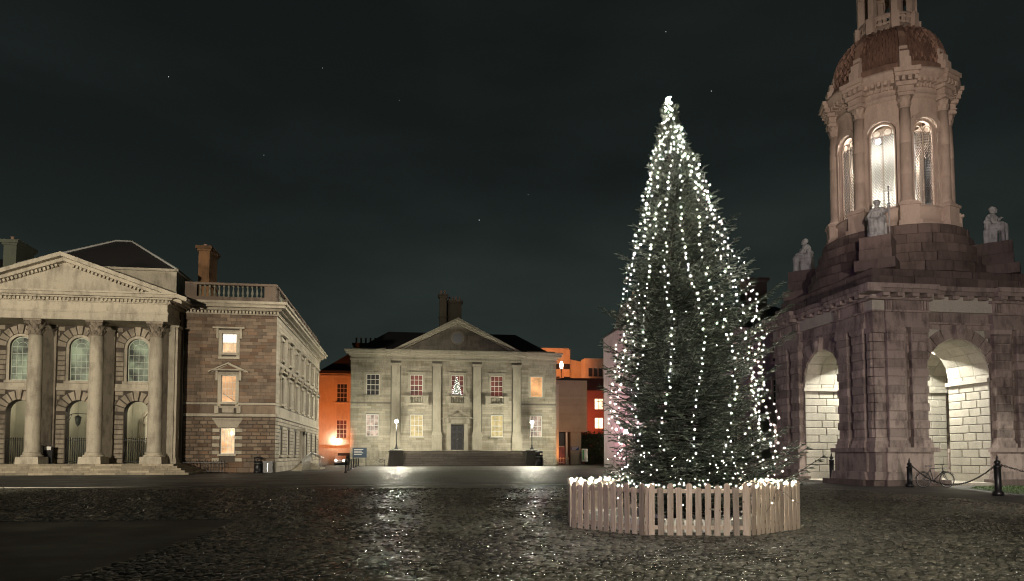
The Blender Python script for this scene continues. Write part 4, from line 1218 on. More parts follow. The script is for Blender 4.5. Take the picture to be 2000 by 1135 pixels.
# arches: spandrel slabs with barrel soffit
for k in range(4):
    m = MB()
    n = 16
    for q in range(n):
        t0, t1 = PI * q / n, PI * (q + 1) / n
        xa, xb = AH * math.cos(t1), AH * math.cos(t0)
        m.prism([(xa, SPR + AH * math.sin(t1)), (xb, SPR + AH * math.sin(t0)), (xb, 8.3), (xa, 8.3)], -PC + .02, -AH, FK[k])
    m.build("arch_vault", M_CAL, tower)
    # soffit stones: curved slabs
    for q in range(9):
        t0, t1 = PI * q / 9, PI * (q + 1) / 9
        for r_ in range(3):
            ya = -PC + .02 + r_ * .98 + (.0 if q % 2 else .0); yb = min(ya + .98, -AH)
            pts = []
            for y_ in (ya + .012, yb - .012):
                for rr, tt in ((AH - .05, t0 + .008), (AH - .05, t1 - .008), (AH + .03, t1 - .008), (AH + .03, t0 + .008)):
                    pts.append(FK[k] @ Vector((rr * math.cos(tt), y_, SPR + rr * math.sin(tt))))
            tm = (t0 + t1) / 2
            bank.solid("soffit_stone", pts, [(0, 1, 5, 4), (0, 4, 7, 3), (1, 2, 6, 5), (0, 3, 2, 1), (4, 5, 6, 7)], M_CAL, .6, FK[k].to_3x3() @ Vector((-math.cos(tm), 0, -math.sin(tm))))
    # front voussoirs and spandrel masonry
    voussoirs(bank, FK[k], 0, SPR, AH, AH + .62, -PC - .07, -PC + .3, 11, M_CAM, gap=.05, key=0)
    m = MB(); m.prism([(-.22, CRN - .08), (.22, CRN - .08), (.34, 8.5), (-.34, 8.5)], -PC - .34, -PC, FK[k]); m.ball((0, -PC - .34, 8.15), .2, 8, 6, FK[k], (1, .7, 1.2)); m.build("keystone", M_CAM, tower)
    courses(bank, FK[k], -PC + .1, PC - .1, 2.5, 8.3, .46, 1.0, -PC, .05, M_CAM, [(-AH - .02, AH + .02, 0, SPR + AH + .02, True), (-AH - .62, AH + .62, SPR, SPR + AH + .62, True)], gap=.03, c=.02)
    # passage sides
    for s in (-1, 1):
        Fj = FK[k] @ (Matrix(((0, s, 0, s * -0.0), (-1 * s * s, 0, 0, 0), (0, 0, 1, 0), (0, 0, 0, 1))))
        # jamb face at x = s*AH, outward normal -s x ; build frame by hand
        ex = Vector((0, s, 0)); ey = Vector((s, 0, 0)); ez = Vector((0, 0, 1))
        # (ex, ey, ez) must be right-handed with -ey pointing into the passage
        ex = ey.cross(ez)
        Fj = FK[k] @ Matrix(((ex.x, ey.x, 0, s * AH), (ex.y, ey.y, 0, 0), (0, 0, 1, 0), (0, 0, 0, 1)))
        lo, hi = sorted((ex.y * -PC, ex.y * -AH))
        courses(bank, Fj, lo, hi, .55, SPR - .42, .46, .95, 0, .05, M_CAL, [], gap=.035, c=.02)
        courses(bank, Fj, lo, hi, SPR - .2, SPR, .2, .95, 0, .05, M_CAL, [], gap=.02, c=.01)
        MB().box(lo - .1, hi, -.16, 0, SPR - .42, SPR - .2, Fj).build("impost", M_CAL, tower)
        MB().box(lo - .1, hi, -.22, 0, .14, .55, Fj).build("passage_plinth", M_CAL, tower)
    # pilasters in pairs, banded
    for s in (-1, 1):
        for (a_, b_) in ((1.98, 2.94), (3.34, 4.33)):
            xa, xb = sorted((s * a_, s * b_))
            cx_ = (xa + xb) / 2; w_ = xb - xa
            MB().box(xa + .04, xb - .04, -PC - .26, -PC, 2.5, 8.0, FK[k]).build("pilaster_core", M_CAM, tower)
            for j in range(12):
                big = j % 2
                bank.stone(FK[k], cx_, 2.5 + .458 * (j + .5), w_ + (.05 if big else -.04), .458, -PC, .34 if big else .28, M_CAM, .03, .035, "pilaster_block")
            m = MB(); m.box(xa - .1, xb + .1, -PC - .44, -PC, 1.98, 2.2, FK[k]); m.box(xa - .05, xb + .05, -PC - .38, -PC, 2.2, 2.36, FK[k]); m.box(xa - .01, xb + .01, -PC - .33, -PC, 2.36, 2.5, FK[k])
            m.build("pilaster_base", M_CAM, tower)
            m = MB(); m.box(xa, xb, -PC - .33, -PC, 8.0, 8.08, FK[k]); m.box(xa - .06, xb + .06, -PC - .38, -PC, 8.08, 8.3, FK[k]); m.build("pilaster_capital", M_CAM, tower)
        # attached round column in the slot between the pair
        m = MB().lathe([(.2, 2.0), (.2, 2.2), (.15, 2.3), (.14, 7.9), (.19, 8.0), (.19, 8.3)], 10, FK[k] @ Matrix.Translation((s * 3.14, -PC + .02, 0)))
        m.build("slot_shaft", M_CAM, tower)
        # podium under the pair
        xa, xb = sorted((s * 1.9, s * 4.45))
        m = MB(); m.box(xa - .12, xb + (.12 if s > 0 else -.0), -PC - .42, -PC, .72, 1.74, FK[k])
        if s < 0: pass
        m.build("podium_die", M_CAM, tower)
        m = MB(); m.box(xa - .22, xb + .22, -PC - .62, -PC, 1.74, 1.98, FK[k]); m.build("podium_cap", M_CAM, tower)
        m = MB(); m.prism([(xa - .28, .3), (xb + .28, .3), (xb + .16, .72), (xa - .16, .72)], -PC - .60, -PC, FK[k]); m.build("podium_base", M_CAM, tower)
        xm = (xa + xb) / 2
        for q, (u0, u1) in enumerate(((xa - .55, xm), (xm, xb + .55))):
            MB().box(u0 + .01, u1 - .01, -PC - .95, -PC, 0, .3, FK[k]).build("podium_step", M_CAT, tower)
        # blocks over the pair
        m = MB(); m.box(xa + .05, xb + .02, -PC - .36, -PC, 8.3, 8.62, FK[k]); m.box(xa + .05, xb + .02, -PC - .30, -PC, 8.62, 9.1, FK[k]); m.box(xa, xb + .06, -PC - .42, -PC, 9.1, 9.2, FK[k])
        m.build("architrave_block", M_CAM, tower)
        m = MB(); m.box(xa + .05, xb + .02, -PC - .36, -PC, 9.2, 9.72, FK[k]); m.build("frieze_block", M_CAM, tower)
        for gx in (xa + .32, xb - .28):
            for q in range(3):
                MB().prism([(gx - .2 + q * .16, 9.22), (gx - .1 + q * .16, 9.22), (gx - .1 + q * .16, 9.7), (gx - .2 + q * .16, 9.7)], -PC - .42, -PC - .361, FK[k]).build("triglyph_bar", M_CAM, tower)
    # corner cluster (one per face, at its +x end)
    for (c0, c1, z0, z1) in ((4.72, 5.02, 2.5, 8.0),):
        m = MB()
        for j in range(12):
            e_ = .03 if j % 2 else 0
            m.box(4.42, 5.0 + e_, -5.0 - e_, -4.42, 2.5 + .458 * j + .015, 2.5 + .458 * (j + 1) - .015, FK[k])
            m.box(4.62, 4.9, -5.14 - e_, -5.0, 2.5 + .458 * j + .02, 2.5 + .458 * (j + 1) - .02, FK[k])
        o = m.build("corner_stone", M_CAM, tower, kind='stuff')
        for nm_, lst in (("corner_foot", ((.3, .72, .3), (.72, 1.74, .12), (1.74, 1.98, .3), (1.98, 2.3, .15), (2.3, 2.5, .06))), ("corner_head", ((8.0, 8.3, .1), (8.3, 9.1, .05), (9.1, 9.2, .12), (9.2, 9.72, .06)))):
            m = MB()
            for z0_, z1_, p in lst: m.box(4.4, 5.02 + p, -5.02 - p, -4.4, z0_, z1_, FK[k])
            m.build(nm_, M_CAM, tower)
        MB().box(5.0, 5.62, -5.62, -5.0, 0, .28, FK[k]).build("podium_step", M_CAT, tower)
    # entablature between the piers
    m = MB(); m.box(-PC + .02, PC - .02, -PC - .06, -PC + .4, 8.3, 8.62, FK[k]); m.box(-PC + .02, PC - .02, -PC - .16, -PC + .4, 8.55, 8.66, FK[k]); m.build("architrave", M_CAM, tower)
    courses(bank, FK[k], -1.9, 1.9, 8.66, 9.7, 1.04, 1.3, -PC, .06, M_CAM, [], gap=.03, c=.015, name="frieze_stone")
    MB().box(-PC, PC, -PC, -PC + .5, 8.3, 9.72, FK[k]).build("frieze_backing", M_CAM, tower)
    # cornice with mutules, breaking forward over the piers
    segs = [(-5.1, -1.75, .36), (-1.75, 1.75, 0.0), (1.75, 5.1, .36)]
    for a_, b_, p in segs:
        m = MB()
        m.box(a_ + .004, b_ - .004, -PC - .14 - p, -PC + .5, 9.72, 9.84, FK[k])
        a2, b2 = (a_ - .0, b_ + .0)
        m.box(a2 + (.004), b2 - .004, -PC - .62 - p * .8, -PC + .5, 10.02, 10.22, FK[k])
        m.box(a2 + (.004), b2 - .004, -PC - .72 - p * .8, -PC + .5, 10.22, 10.46, FK[k])
        m.build("cornice", M_CAM, tower)
        nm = 4
        for q in range(nm):
            xq = a_ + (b_ - a_) * (q + .5) / nm
            MB().box(xq - .2, xq + .2, -PC - .56 - p * .8, -PC, 9.84, 10.02, FK[k]).build("mutule", M_CAM, tower)
    MB().box(5.1, 5.86, -5.86, -5.1, 10.02, 10.45, FK[k]).box(5.1, 5.5, -5.5, -5.1, 9.72, 9.84, FK[k]).build("cornice_corner", M_CAM, tower)
MB().box(-5.1, 5.1, -5.1, 5.1, 9.2, 10.40).build("ceiling", M_CAL, tower)
# stepped attic: square block then round steps
for k in range(4):
    for j, (hz, z0, z1) in enumerate(((5.0, 10.46, 11.1), (4.75, 11.1, 11.55))):
        nb = 8
        for q in range(nb):
            xa = -hz + 2 * hz * q / nb; xb = -hz + 2 * hz * (q + 1) / nb
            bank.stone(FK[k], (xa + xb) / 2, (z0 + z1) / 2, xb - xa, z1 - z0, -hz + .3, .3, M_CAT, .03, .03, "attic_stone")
m = MB(); m.box(-4.72, 4.72, -4.72, 4.72, 10.4, 11.1); m.box(-4.47, 4.47, -4.47, 4.47, 11.1, 11.54)
m.build("attic_core", M_CAT, tower)
tiers = [(4.85, 11.54, 12.12), (4.62, 12.12, 12.68), (4.40, 12.68, 13.24), (4.18, 13.24, 13.82), (3.94, 13.82, 14.42)]
m = MB()
for j, (r, z0, z1) in enumerate(tiers):
    m.lathe([(r - .12, z0), (r - .12, z1 - .005)], 48)
    nb = 20
    for q in range(nb):
        t0 = 2 * PI * (q + (.5 if j % 2 else 0) + random.uniform(-.12, .12)) / nb
        t1 = 2 * PI * (q + 1 + (.5 if j % 2 else 0)) / nb - .01
        t0 = 2 * PI * (q + (.5 if j % 2 else 0)) / nb
        dr = random.uniform(-.02, .03)
        pts = []
        for rr, zz in ((r - .3, z0), (r + dr, z0), (r + dr, z1 - .04), (r + dr - .04, z1), (r - .3, z1)):
            for i in range(3):
                tt = t0 + (t1 - t0) * i / 2
                pts.append((rr * math.cos(tt), rr * math.sin(tt), zz))
        fs = []
        for p in range(4):
            for i in range(2): fs.append((p * 3 + i, p * 3 + i + 1, (p + 1) * 3 + i + 1, (p + 1) * 3 + i))
        fs += [(0, 3, 6, 9, 12), (2, 14, 11, 8, 5)]
        tm = (t0 + t1) / 2
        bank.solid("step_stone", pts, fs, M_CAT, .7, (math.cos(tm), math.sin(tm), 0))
m.build("step_core", M_CAT, tower)
# drum with eight windows between eight attached columns
RW = 3.0
m = MB()
WA = .335                           # half angle of a window opening
ZW0, ZS = 15.75, 20.15
for k in range(8):
    a = k * PI / 4
    # solid pier between windows
    for ri, ro, aa, bb in ((RW - .45, RW, a + WA * .76, a + PI / 4 - WA * .76),):
        n = 6
        for q in range(n):
            t0 = aa + (bb - aa) * q / n; t1 = aa + (bb - aa) * (q + 1) / n
            for (z0, z1) in ((15.6, 21.98),):
                vs = [(rr * math.cos(t), rr * math.sin(t), z) for z in (z0, z1) for rr, t in ((ri, t0), (ro, t0), (ro, t1), (ri, t1))]
                m.add(vs, [(0, 3, 2, 1), (4, 5, 6, 7), (0, 1, 5, 4), (1, 2, 6, 5), (2, 3, 7, 6), (3, 0, 4, 7)])
    # above the arch
    hw = WA * .76
    n = 12
    for q in range(n):
        t0, t1 = PI * q / n, PI * (q + 1) / n
        c0, c1 = math.cos(t0), math.cos(t1)
        za, zb = ZS + .72 * math.sin(t0), ZS + .72 * math.sin(t1)
        A0, A1 = a + hw * c0, a + hw * c1
        vs = []
        for rr in (RW - .45, RW):
            vs += [(rr * math.cos(A0), rr * math.sin(A0), za), (rr * math.cos(A1), rr * math.sin(A1), zb), (rr * math.cos(A1), rr * math.sin(A1), 21.98), (rr * math.cos(A0), rr * math.sin(A0), 21.98)]
        m.add(vs, [(0, 1, 2, 3), (4, 7, 6, 5), (0, 4, 5, 1), (1, 5, 6, 2), (2, 6, 7, 3), (3, 7, 4, 0)])
m.build("drum_wall", M_CAD, tower)
m = MB(); m.lathe([(3.38, 14.42), (3.38, 14.75), (3.2, 14.85), (3.2, 15.4), (3.32, 15.5), (3.32, 15.62), (2.4, 15.64), (2.4, 14.42)], 48, cap=False); m.lathe([(0, 15.5), (2.5, 15.5)], 24, cap=False); m.build("drum_base", M_CAD, tower)
ccap = MB()
ccap.lathe([(.27, 0), (.3, .04), (.27, .08), (.27, .3), (.38, .62)], 14)
for z0, n_, rr in ((.08, 8, .28), (.32, 8, .31)):
    for k in range(n_):
        ccap.add([(rr, -.07, z0), (rr, .07, z0), (rr + .06, .08, z0 + .2), (rr + .13, 0, z0 + .26), (rr + .06, -.08, z0 + .2)], [(0, 1, 2, 4), (4, 2, 3)], Matrix.Rotation(2 * PI * (k + (.5 if z0 > .2 else 0)) / n_, 4, 'Z'))
ccap.box(-.42, .42, -.42, .42, .62, .74)
ccap = ccap.mesh("capital"); ccap.materials.append(M_CAD)
csh = MB(); csh.lathe([(.40, 0), (.42, .06), (.36, .14), (.38, .2), (.33, .28), (.33, 1.6), (.325, 1.61), (.33, 1.63), (.32, 3.4), (.31, 3.41), (.32, 3.43), (.28, 5.45)], 18)
csh.box(-.45, .45, -.45, .45, -.12, 0)
csh = csh.mesh("shaft"); csh.materials.append(M_CAD)
for k in range(8):
    a = (k + .5) * PI / 4
    R = Matrix.Rotation(a, 4, 'Z')
    c_ = link("column", csh, tower, M=R @ Matrix.Translation((3.14, 0, 15.86)))
    link("capital", ccap, c_, M=Matrix.Translation((0, 0, 5.45)))
    m = MB(); m.box(2.9, 3.64, -.5, .5, 14.72, 15.6, R); m.box(2.9, 3.74, -.6, .6, 14.42, 14.72, R); m.box(2.9, 3.72, -.58, .58, 15.6, 15.74, R)
    m.build("column_pedestal", M_CAD, tower)
    m = MB(); m.box(2.8, 3.5, -.42, .42, 22.05, 22.5, R); m.box(2.8, 3.56, -.48, .48, 22.15, 22.22, R); m.box(2.8, 3.62, -.55, .55, 22.5, 22.72, R); m.box(2.8, 3.80, -.62, .62, 22.98, 23.18, R); m.box(2.8, 3.90, -.70, .70, 23.18, 23.42, R)
    m.build("cornice_break", M_CAD, tower)
    for q in (-.5, -.17, .17, .5): MB().box(3.4, 3.74, q - .09, q + .09, 22.74, 22.98, R).build("modillion", M_CAD, tower)
    for q in range(5):
        R2 = Matrix.Rotation(a + PI / 8 + (q - 2) * .082 + .0, 4, 'Z')
        R2 = Matrix.Rotation((k + 1) * PI / 4 + (q - 2) * .098, 4, 'Z')
        MB().box(3.0, 3.52, -.09, .09, 22.74, 22.98, R2).build("modillion", M_CAD, tower)
    for q in range(9):
        R2 = Matrix.Rotation((k + 1) * PI / 4 + (q - 4) * .06, 4, 'Z')
        MB().box(3.0, 3.24, -.055, .055, 22.54, 22.70, R2).build("dentil", M_CAD, tower)
    # console above pedestal on the dome edge
    m = MB(); m.box(3.0, 3.55, -.3, .3, 23.42, 24.15, R); m.box(2.9, 3.4, -.26, .26, 24.15, 24.6, R); m.box(2.8, 3.2, -.22, .22, 24.6, 25.0, R); m.build("scroll_block", M_CAD, tower)
m = MB(); m.lathe([(2.42, 21.96), (3.12, 21.96), (3.14, 22.1), (3.2, 22.14), (3.14, 22.2), (3.1, 22.52), (3.14, 22.56), (3.16, 22.72), (3.2, 22.74), (3.3, 22.98), (3.62, 23.0), (3.64, 23.18), (3.74, 23.22), (3.76, 23.42), (3.3, 23.46), (2.42, 23.46)], 64, cap=False); m.build("entablature", M_CAD, tower)
def lattice_window(k):
    a = k * PI / 4
    R = Matrix.Rotation(a - PI / 2 + PI, 4, 'Z')            # local -y looks outward after this
    R = Matrix.Rotation(a + PI / 2, 4, 'Z')
    yy = -(RW - .30)
    w = .62
    f = MB(); n = 12
    for q in range(n):
        t0, t1 = PI * q / n, PI * (q + 1) / n
        for r1_, r0_, y0, y1 in ((.69, .59, yy - .1, yy + .05), (1.04, .76, -(RW + .03), -(RW - .08))):
            f.prism([(r1_ * math.cos(t0), ZS + r1_ * math.sin(t0)), (r1_ * math.cos(t1), ZS + r1_ * math.sin(t1)), (r0_ * math.cos(t1), ZS + r0_ * math.sin(t1)), (r0_ * math.cos(t0), ZS + r0_ * math.sin(t0))], y0, y1, R)
    for s in (-1, 1):
        xa, xb = sorted((s * .69, s * .61)); f.box(xa, xb, yy - .1, yy + .05, ZW0, ZS, R)
        xa, xb = sorted((s * .98, s * .76)); f.box(xa, xb, -(RW + .02), -(RW - .08), ZW0, ZS, R)
        f.box(xa, xb, -(RW + .06), -(RW - .08), ZS - .15, ZS, R)
        cc = s * .29
        for q in range(10):
            t0, t1 = 2 * PI * q / 10, 2 * PI * (q + 1) / 10
            f.prism([(cc + .24 * math.cos(t0), ZS + .12 + .24 * math.sin(t0)), (cc + .24 * math.cos(t1), ZS + .12 + .24 * math.sin(t1)), (cc + .18 * math.cos(t1), ZS + .12 + .18 * math.sin(t1)), (cc + .18 * math.cos(t0), ZS + .12 + .18 * math.sin(t0))], yy - .06, yy, R)
    f.box(-.03, .03, yy - .06, yy, ZW0, ZS + .3, R); f.box(-.78, .78, -(RW + .12), yy, ZW0 - .14, ZW0, R)
    o = f.build("window", M_CAD, tower)
    # scale-like iron lattice, too small to pick apart: one part
    l = MB(); sx_, sz_ = .128, .145
    nx = int(1.24 / sx_); nzr = int((ZS - .1 - ZW0) / sz_ * 2)
    for j in range(nzr + 4):
        z = ZW0 + j * sz_ / 1.55
        for i in range(nx + 1):
            x = -.59 + i * sx_ + (sx_ / 2 if j % 2 else 0)
            if x > .57: continue
            if z > ZS - .05: continue
            prev = None
            for q in range(5):
                t = PI * q / 4
                p = (x + sx_ * .5 * math.cos(t), z + sz_ * .62 * (1 - math.sin(t)) )
                if prev:
                    dx_, dz_ = p[0] - prev[0], p[1] - prev[1]; L = math.hypot(dx_, dz_) or 1
                    nx_, nz_ = -dz_ / L * .024, dx_ / L * .024
                    l.add([(prev[0] - nx_, yy - .03, prev[1] - nz_), (p[0] - nx_, yy - .03, p[1] - nz_), (p[0] + nx_, yy - .03, p[1] + nz_), (prev[0] + nx_, yy - .03, prev[1] + nz_),
                           (prev[0] - nx_, yy - .012, prev[1] - nz_), (p[0] - nx_, yy - .012, p[1] - nz_), (p[0] + nx_, yy - .012, p[1] + nz_), (prev[0] + nx_, yy - .012, prev[1] + nz_)],
                          [(0, 1, 2, 3), (7, 6, 5, 4), (0, 4, 5, 1), (3, 2, 6, 7)], R)
                prev = p
    l.build("lattice", M_IRON, o, kind='stuff')
    return o
for k in range(8): lattice_window(k)
M_IN = plain("white_belfry_plaster", (.75, .74, .68), .8, nz_=.1)
m = MB(); m.lathe([(1.35, 15.55), (1.35, 20.9), (.9, 21.4)], 24); m.build("belfry_backing_core", M_IN, tower)  # added white core, sized to give a bright ground behind the lattice
# dome: eight ribs and overlapping stone scales
dprof = [(3.28, 23.44), (3.28, 24.05), (3.2, 24.1)]
for q in range(9):
    t = q / 8
    dprof.append((3.16 - (3.16 - 1.62) * (1 - math.cos(t * PI / 2)) ** 1.0, 24.15 + 2.75 * math.sin(t * PI / 2)))
def dome_r(z):
    for (r0_, z0), (r1_, z1) in zip(dprof[2:-1], dprof[3:]):
        if z0 <= z <= z1: return r0_ + (r1_ - r0_) * (z - z0) / (z1 - z0)
    return 1.62
M_DOMC = stone_mat("dome_under_stone", (0.14, 0.08, 0.055), var=0, stain=.5)
MB().lathe([(r - .06, z) for r, z in dprof], 48).build("dome_shell", M_DOMC, tower)
MB().lathe([(3.30, 23.44), (3.30, 24.0), (3.22, 24.06)], 48, cap=False).build("dome_band", M_DOM, tower)
z = 24.12; row = 0
while z < 26.75:
    r = dome_r(z); r2 = dome_r(min(z + .3, 26.9))
    nsc = 56 if z < 25.9 else 40
    wd = 2 * PI * r / nsc * .5
    for q in range(nsc):
        a = 2 * PI * (q + (.5 if row % 2 else 0)) / nsc
        if abs(((a - PI / 8 + PI / 8) % (PI / 4)) - PI / 8) < .045: continue
        sl = math.atan2(r - r2, .3)
        R = Matrix.Rotation(a + PI / 2, 4, 'Z') @ Matrix.Translation((0, -(r - .045), z)) @ Matrix.Rotation(sl * -1, 4, 'X')
        wd *= .93; pts = [(-wd, .33), (-wd, .13), (-wd * .7, .03), (0, -.03), (wd * .7, .03), (wd, .13), (wd, .33)]
        vs = [(x, -.035 - .06 * (z_ < .2) - .02 * (x == 0), z_) for x, z_ in pts] + [(x, .02, z_) for x, z_ in pts]
        vs = [tuple(R @ Vector(v)) for v in vs]
        fs = [tuple(range(7))] + [(i + 7, (i + 1) % 7 + 7, (i + 1) % 7, i) for i in range(7)]
        bank.solid("scale_tile", vs, fs, M_DOM, .06, (math.cos(a), math.sin(a), 0))
    z += .235; row += 1
for k in range(8):
    a = (k + .5) * PI / 4
    R = Matrix.Rotation(a, 4, 'Z'); m = MB()
    prev = None
    for r, z in dprof[2:]:
        if prev:
            r0_, z0 = prev
            m.add([(r0_ - .1, -.2, z0), (r0_ + .09, -.2, z0), (r0_ + .09, .2, z0), (r0_ - .1, .2, z0), (r - .1, -.15, z), (r + .09, -.15, z), (r + .09, .15, z), (r - .1, .15, z)],
                  [(0, 1, 5, 4), (1, 2, 6, 5), (2, 3, 7, 6), (0, 4, 7, 3)], R)
        prev = (r, z)
    m.build("dome_rib", M_DOM, tower)
# lantern on top
m = MB(); m.lathe([(1.72, 26.8), (1.74, 27.0), (1.62, 27.06), (1.62, 27.3), (1.55, 27.3), (1.55, 27.28), (1.2, 27.3)], 40, cap=False)
m.lathe([(1.66, 27.82), (1.68, 27.95), (1.5, 27.95), (1.5, 27.82)], 40, cap=False); m.build("lantern_base", M_CAD, tower)
for k in range(8):
    a = (k + .5) * PI / 4
    R = Matrix.Rotation(a, 4, 'Z')
    m = MB(); m.box(1.35, 1.85, -.22, .22, 26.85, 27.95, R); m.box(1.32, 1.66, -.17, .17, 27.95, 30.3, R); m.box(1.28, 1.74, -.23, .23, 30.3, 30.5, R)
    m.build("lantern_post", M_CAD, tower)
    for q in range(3):
        R2 = Matrix.Rotation(a + PI / 8 + (q - 1) * .16, 4, 'Z')
        m = MB(); n = 10
        for i in range(n):
            t0, t1 = 2 * PI * i / n, 2 * PI * (i + 1) / n
            vs = [(rr, c_ * math.cos(t), 27.56 + c_ * math.sin(t) * 1.1) for rr in (1.56, 1.62) for c_, t in ((.11, t0), (.11, t1), (.19, t1), (.19, t0))]
            m.add(vs, [(0, 1, 2, 3), (4, 7, 6, 5), (0, 4, 5, 1), (3, 2, 6, 7)], R2)
        m.box(1.56, 1.62, -.22, -.1, 27.3, 27.82, R2); m.box(1.56, 1.62, .1, .22, 27.3, 27.82, R2)
        m.build("pierced_panel", M_CAD, tower)
    m = MB(); n = 8
    for i in range(n):
        t0, t1 = PI * i / n, PI * (i + 1) / n
        w_ = .34
        m.add([(rr, w_ * math.cos(t), z_) for rr in (1.4, 1.6) for t, z_ in ((t0, 29.7 + w_ * math.sin(t0)), (t1, 29.7 + w_ * math.sin(t1)), (t1, 30.35), (t0, 30.35))],
              [(0, 1, 2, 3), (4, 7, 6, 5), (0, 4, 5, 1)], Matrix.Rotation(a + PI / 8, 4, 'Z'))
    m.build("lantern_arch", M_CAD, tower)
m = MB(); m.lathe([(1.75, 30.5), (1.85, 30.7), (1.6, 30.8), (1.4, 31.4), (.8, 32.0), (.15, 32.4), (.1, 32.8)], 32); m.box(-.05, .05, -.05, .05, 32.7, 34.0); m.box(-.35, .35, -.05, .05, 33.3, 33.4); m.build("lantern_roof", M_DOM, tower)
bank.flush("stonework")
# lamps inside the tower
def tw(u, v): return grid(*CAM, u, v)
lamp("passage_lamp_light", 'POINT', (*tw(0, 0), 8.75), 12000, (1.0, .97, .86), rad=.15)
t = thing("passage_lamp", "white lamp hanging under the ceiling where the tower passages cross", "lamp", (*tw(0, 0), 9.2), TH)
MB().tube([(0, 0, 0), (0, 0, -.25)], .03).build("rod", M_IRON, t); MB().ball((0, 0, -.4), .12).build("globe", M_FLOODG, t)
for k_ in range(16):
    aa_ = (k_ // 2 + .5) * PI / 4
    lamp("belfry_lamp_light", 'POINT', (*tw(2.12 * math.cos(aa_), 2.12 * math.sin(aa_)), 16.7 + (k_ % 2) * 3.0), 170, (1.0, .96, .88), rad=.15)
ang_ = math.radians(-135)
t = thing("belfry_floodlamp", "glaring white floodlamp high in the belfry's middle window", "lamp", (*tw(-1.82, -1.42), 20.0), TH + ang_ + PI / 2)
MB().box(-.16, .16, .02, .2, -.12, .12).build("housing", M_IRON, t); MB().ball((0, 0, 0), .15, 10, 8, sc=(1, .5, 1)).build("lens", M_FLOODG, t)

# statues
def statue(label, u, v, face, arms, staff=False, dz=0.0, lean=0):
    x, y = tw(u, v)
    t = thing("statue", label, "statue", (x, y, 13.42), TH + face, "seated figures round the tower")
    m = MB()
    def cap_(p0, p1, r0_, r1_, n=5):
        p0, p1 = Vector(p0), Vector(p1)
        for i in range(n + 1):
            q = p0.lerp(p1, i / n); m.ball(tuple(q), r0_ + (r1_ - r0_) * i / n, 10, 7)
    # seated, looking along -y
    m.box(-.48, .48, -.15, .5, 0, .82)                        # throne
    cap_((-.2, -.5, .12), (-.21, -.47, .92), .17, .22); cap_((.2, -.5, .12), (.21, -.47, .92), .17, .22)
    cap_((-.21, -.45, .95), (-.2, .15, .95), .22, .27); cap_((.21, -.45, .95), (.2, .15, .95), .22, .27)
    cap_((-.1, -.66, .05), (-.25, -.62, .06), .1, .1); cap_((.14, -.66, .05), (.28, -.62, .06), .1, .1)
    cap_((0, -.45, .1), (0, -.4, .8), .26, .18)
    cap_((0, .15, .95), (0, .12, 1.55), .33, .30); cap_((-.22, .1, 1.62), (.22, .1, 1.62), .19, .19)
    cap_((0, .08, 1.7), (0, .04, 1.86), .1, .09)
    m.ball((0, .0, 2.02), .165, 12, 9, sc=(.88, 1.0, 1.15)); m.ball((0, -.17, 2.0), .035, 6, 5); m.ball((0, .06, 2.06), .18, 12, 8, sc=(1, 1, 1)); m.ball((0, -.12, 1.90), .07, 8, 6)
    for q in range(8):
        a = q * .7; m.ball((.17 * math.cos(a), .05 + .15 * math.sin(a), 2.12), .055, 6, 5)
    for q in range(9):    # drapery folds falling from the knees
        xx = -.36 + q * .09
        cap_((xx, -.5 - .05 * (q % 2), .05), (xx * .8, -.55 + .1 * (q % 2), .85), .05, .05, 7)
    for q in range(5):
        cap_((-.34 + q * .15, -.25, 1.08 + .04 * (q % 2)), (-.18 + q * .1, -.2, 1.55), .055, .04, 6)
    for s, (el, ha) in zip((-1, 1), arms):
        cap_((s * .3, .1, 1.6), (s * el[0], el[1], el[2]), .12, .1, 6); cap_((s * el[0], el[1], el[2]), (s * ha[0], ha[1], ha[2]), .09, .06, 5)
        m.ball((s * ha[0], ha[1], ha[2]), .075, 8, 6)
        for q in range(4): cap_((s * ha[0], ha[1], ha[2]), (s * ha[0] + .03 * (q - 1.5), ha[1] - .12, ha[2] - .02), .028, .018, 3)
    cap_((.3, .3, .3), (.32, .34, 1.3), .13, .16); cap_((-.3, .3, .3), (-.32, .34, 1.3), .13, .16)
    o = m.build("figure", M_STA, t)
    rm = o.modifiers.new("remesh", 'REMESH'); rm.mode = 'VOXEL'; rm.voxel_size = .03; rm.use_smooth_shade = True
    sm = o.modifiers.new("smooth", 'SMOOTH'); sm.factor = .5; sm.iterations = 2
    if staff:
        MB().tube([(.62, -.45, .0), (.60, -.4, 2.75)], .035, 8).box(.42, .78, -.44, -.37, 2.45, 2.52).build("staff", M_STA, t)
    else:
        MB().prism([(-.62, .05), (-.28, .02), (-.22, .95), (-.56, 1.0)], -.64, -.54).build("tablet", M_STA, t)
    return t
A1_ = (((.45, -.05, 1.25), (.25, -.35, 1.2)), ((.45, -.05, 1.25), (.2, -.4, 1.25)))
A2_ = (((.5, -.1, 1.2), (.4, -.5, 1.1)), ((.55, -.1, 1.5), (.6, -.4, 1.75)))
A3_ = (((.5, 0, 1.2), (.3, -.42, 1.15)), ((.42, -.1, 1.3), (.12, -.33, 1.55)))
D = 3.62
statue("seated stone figure holding a staff, on the pedestal before the lit belfry window", -D, -D, -PI / 4 + .1, A2_, staff=True)
statue("seated stone figure with crowned head in profile, on the pedestal farthest from the tree", D, -D, PI / 4, A3_)
statue("seated stone figure with a book tablet on the tower pedestal nearest the tree", -D, D, -3 * PI / 4, A1_)
statue("seated stone figure on the tower pedestal at the back, mostly hidden", D, D, 3 * PI / 4, A1_)
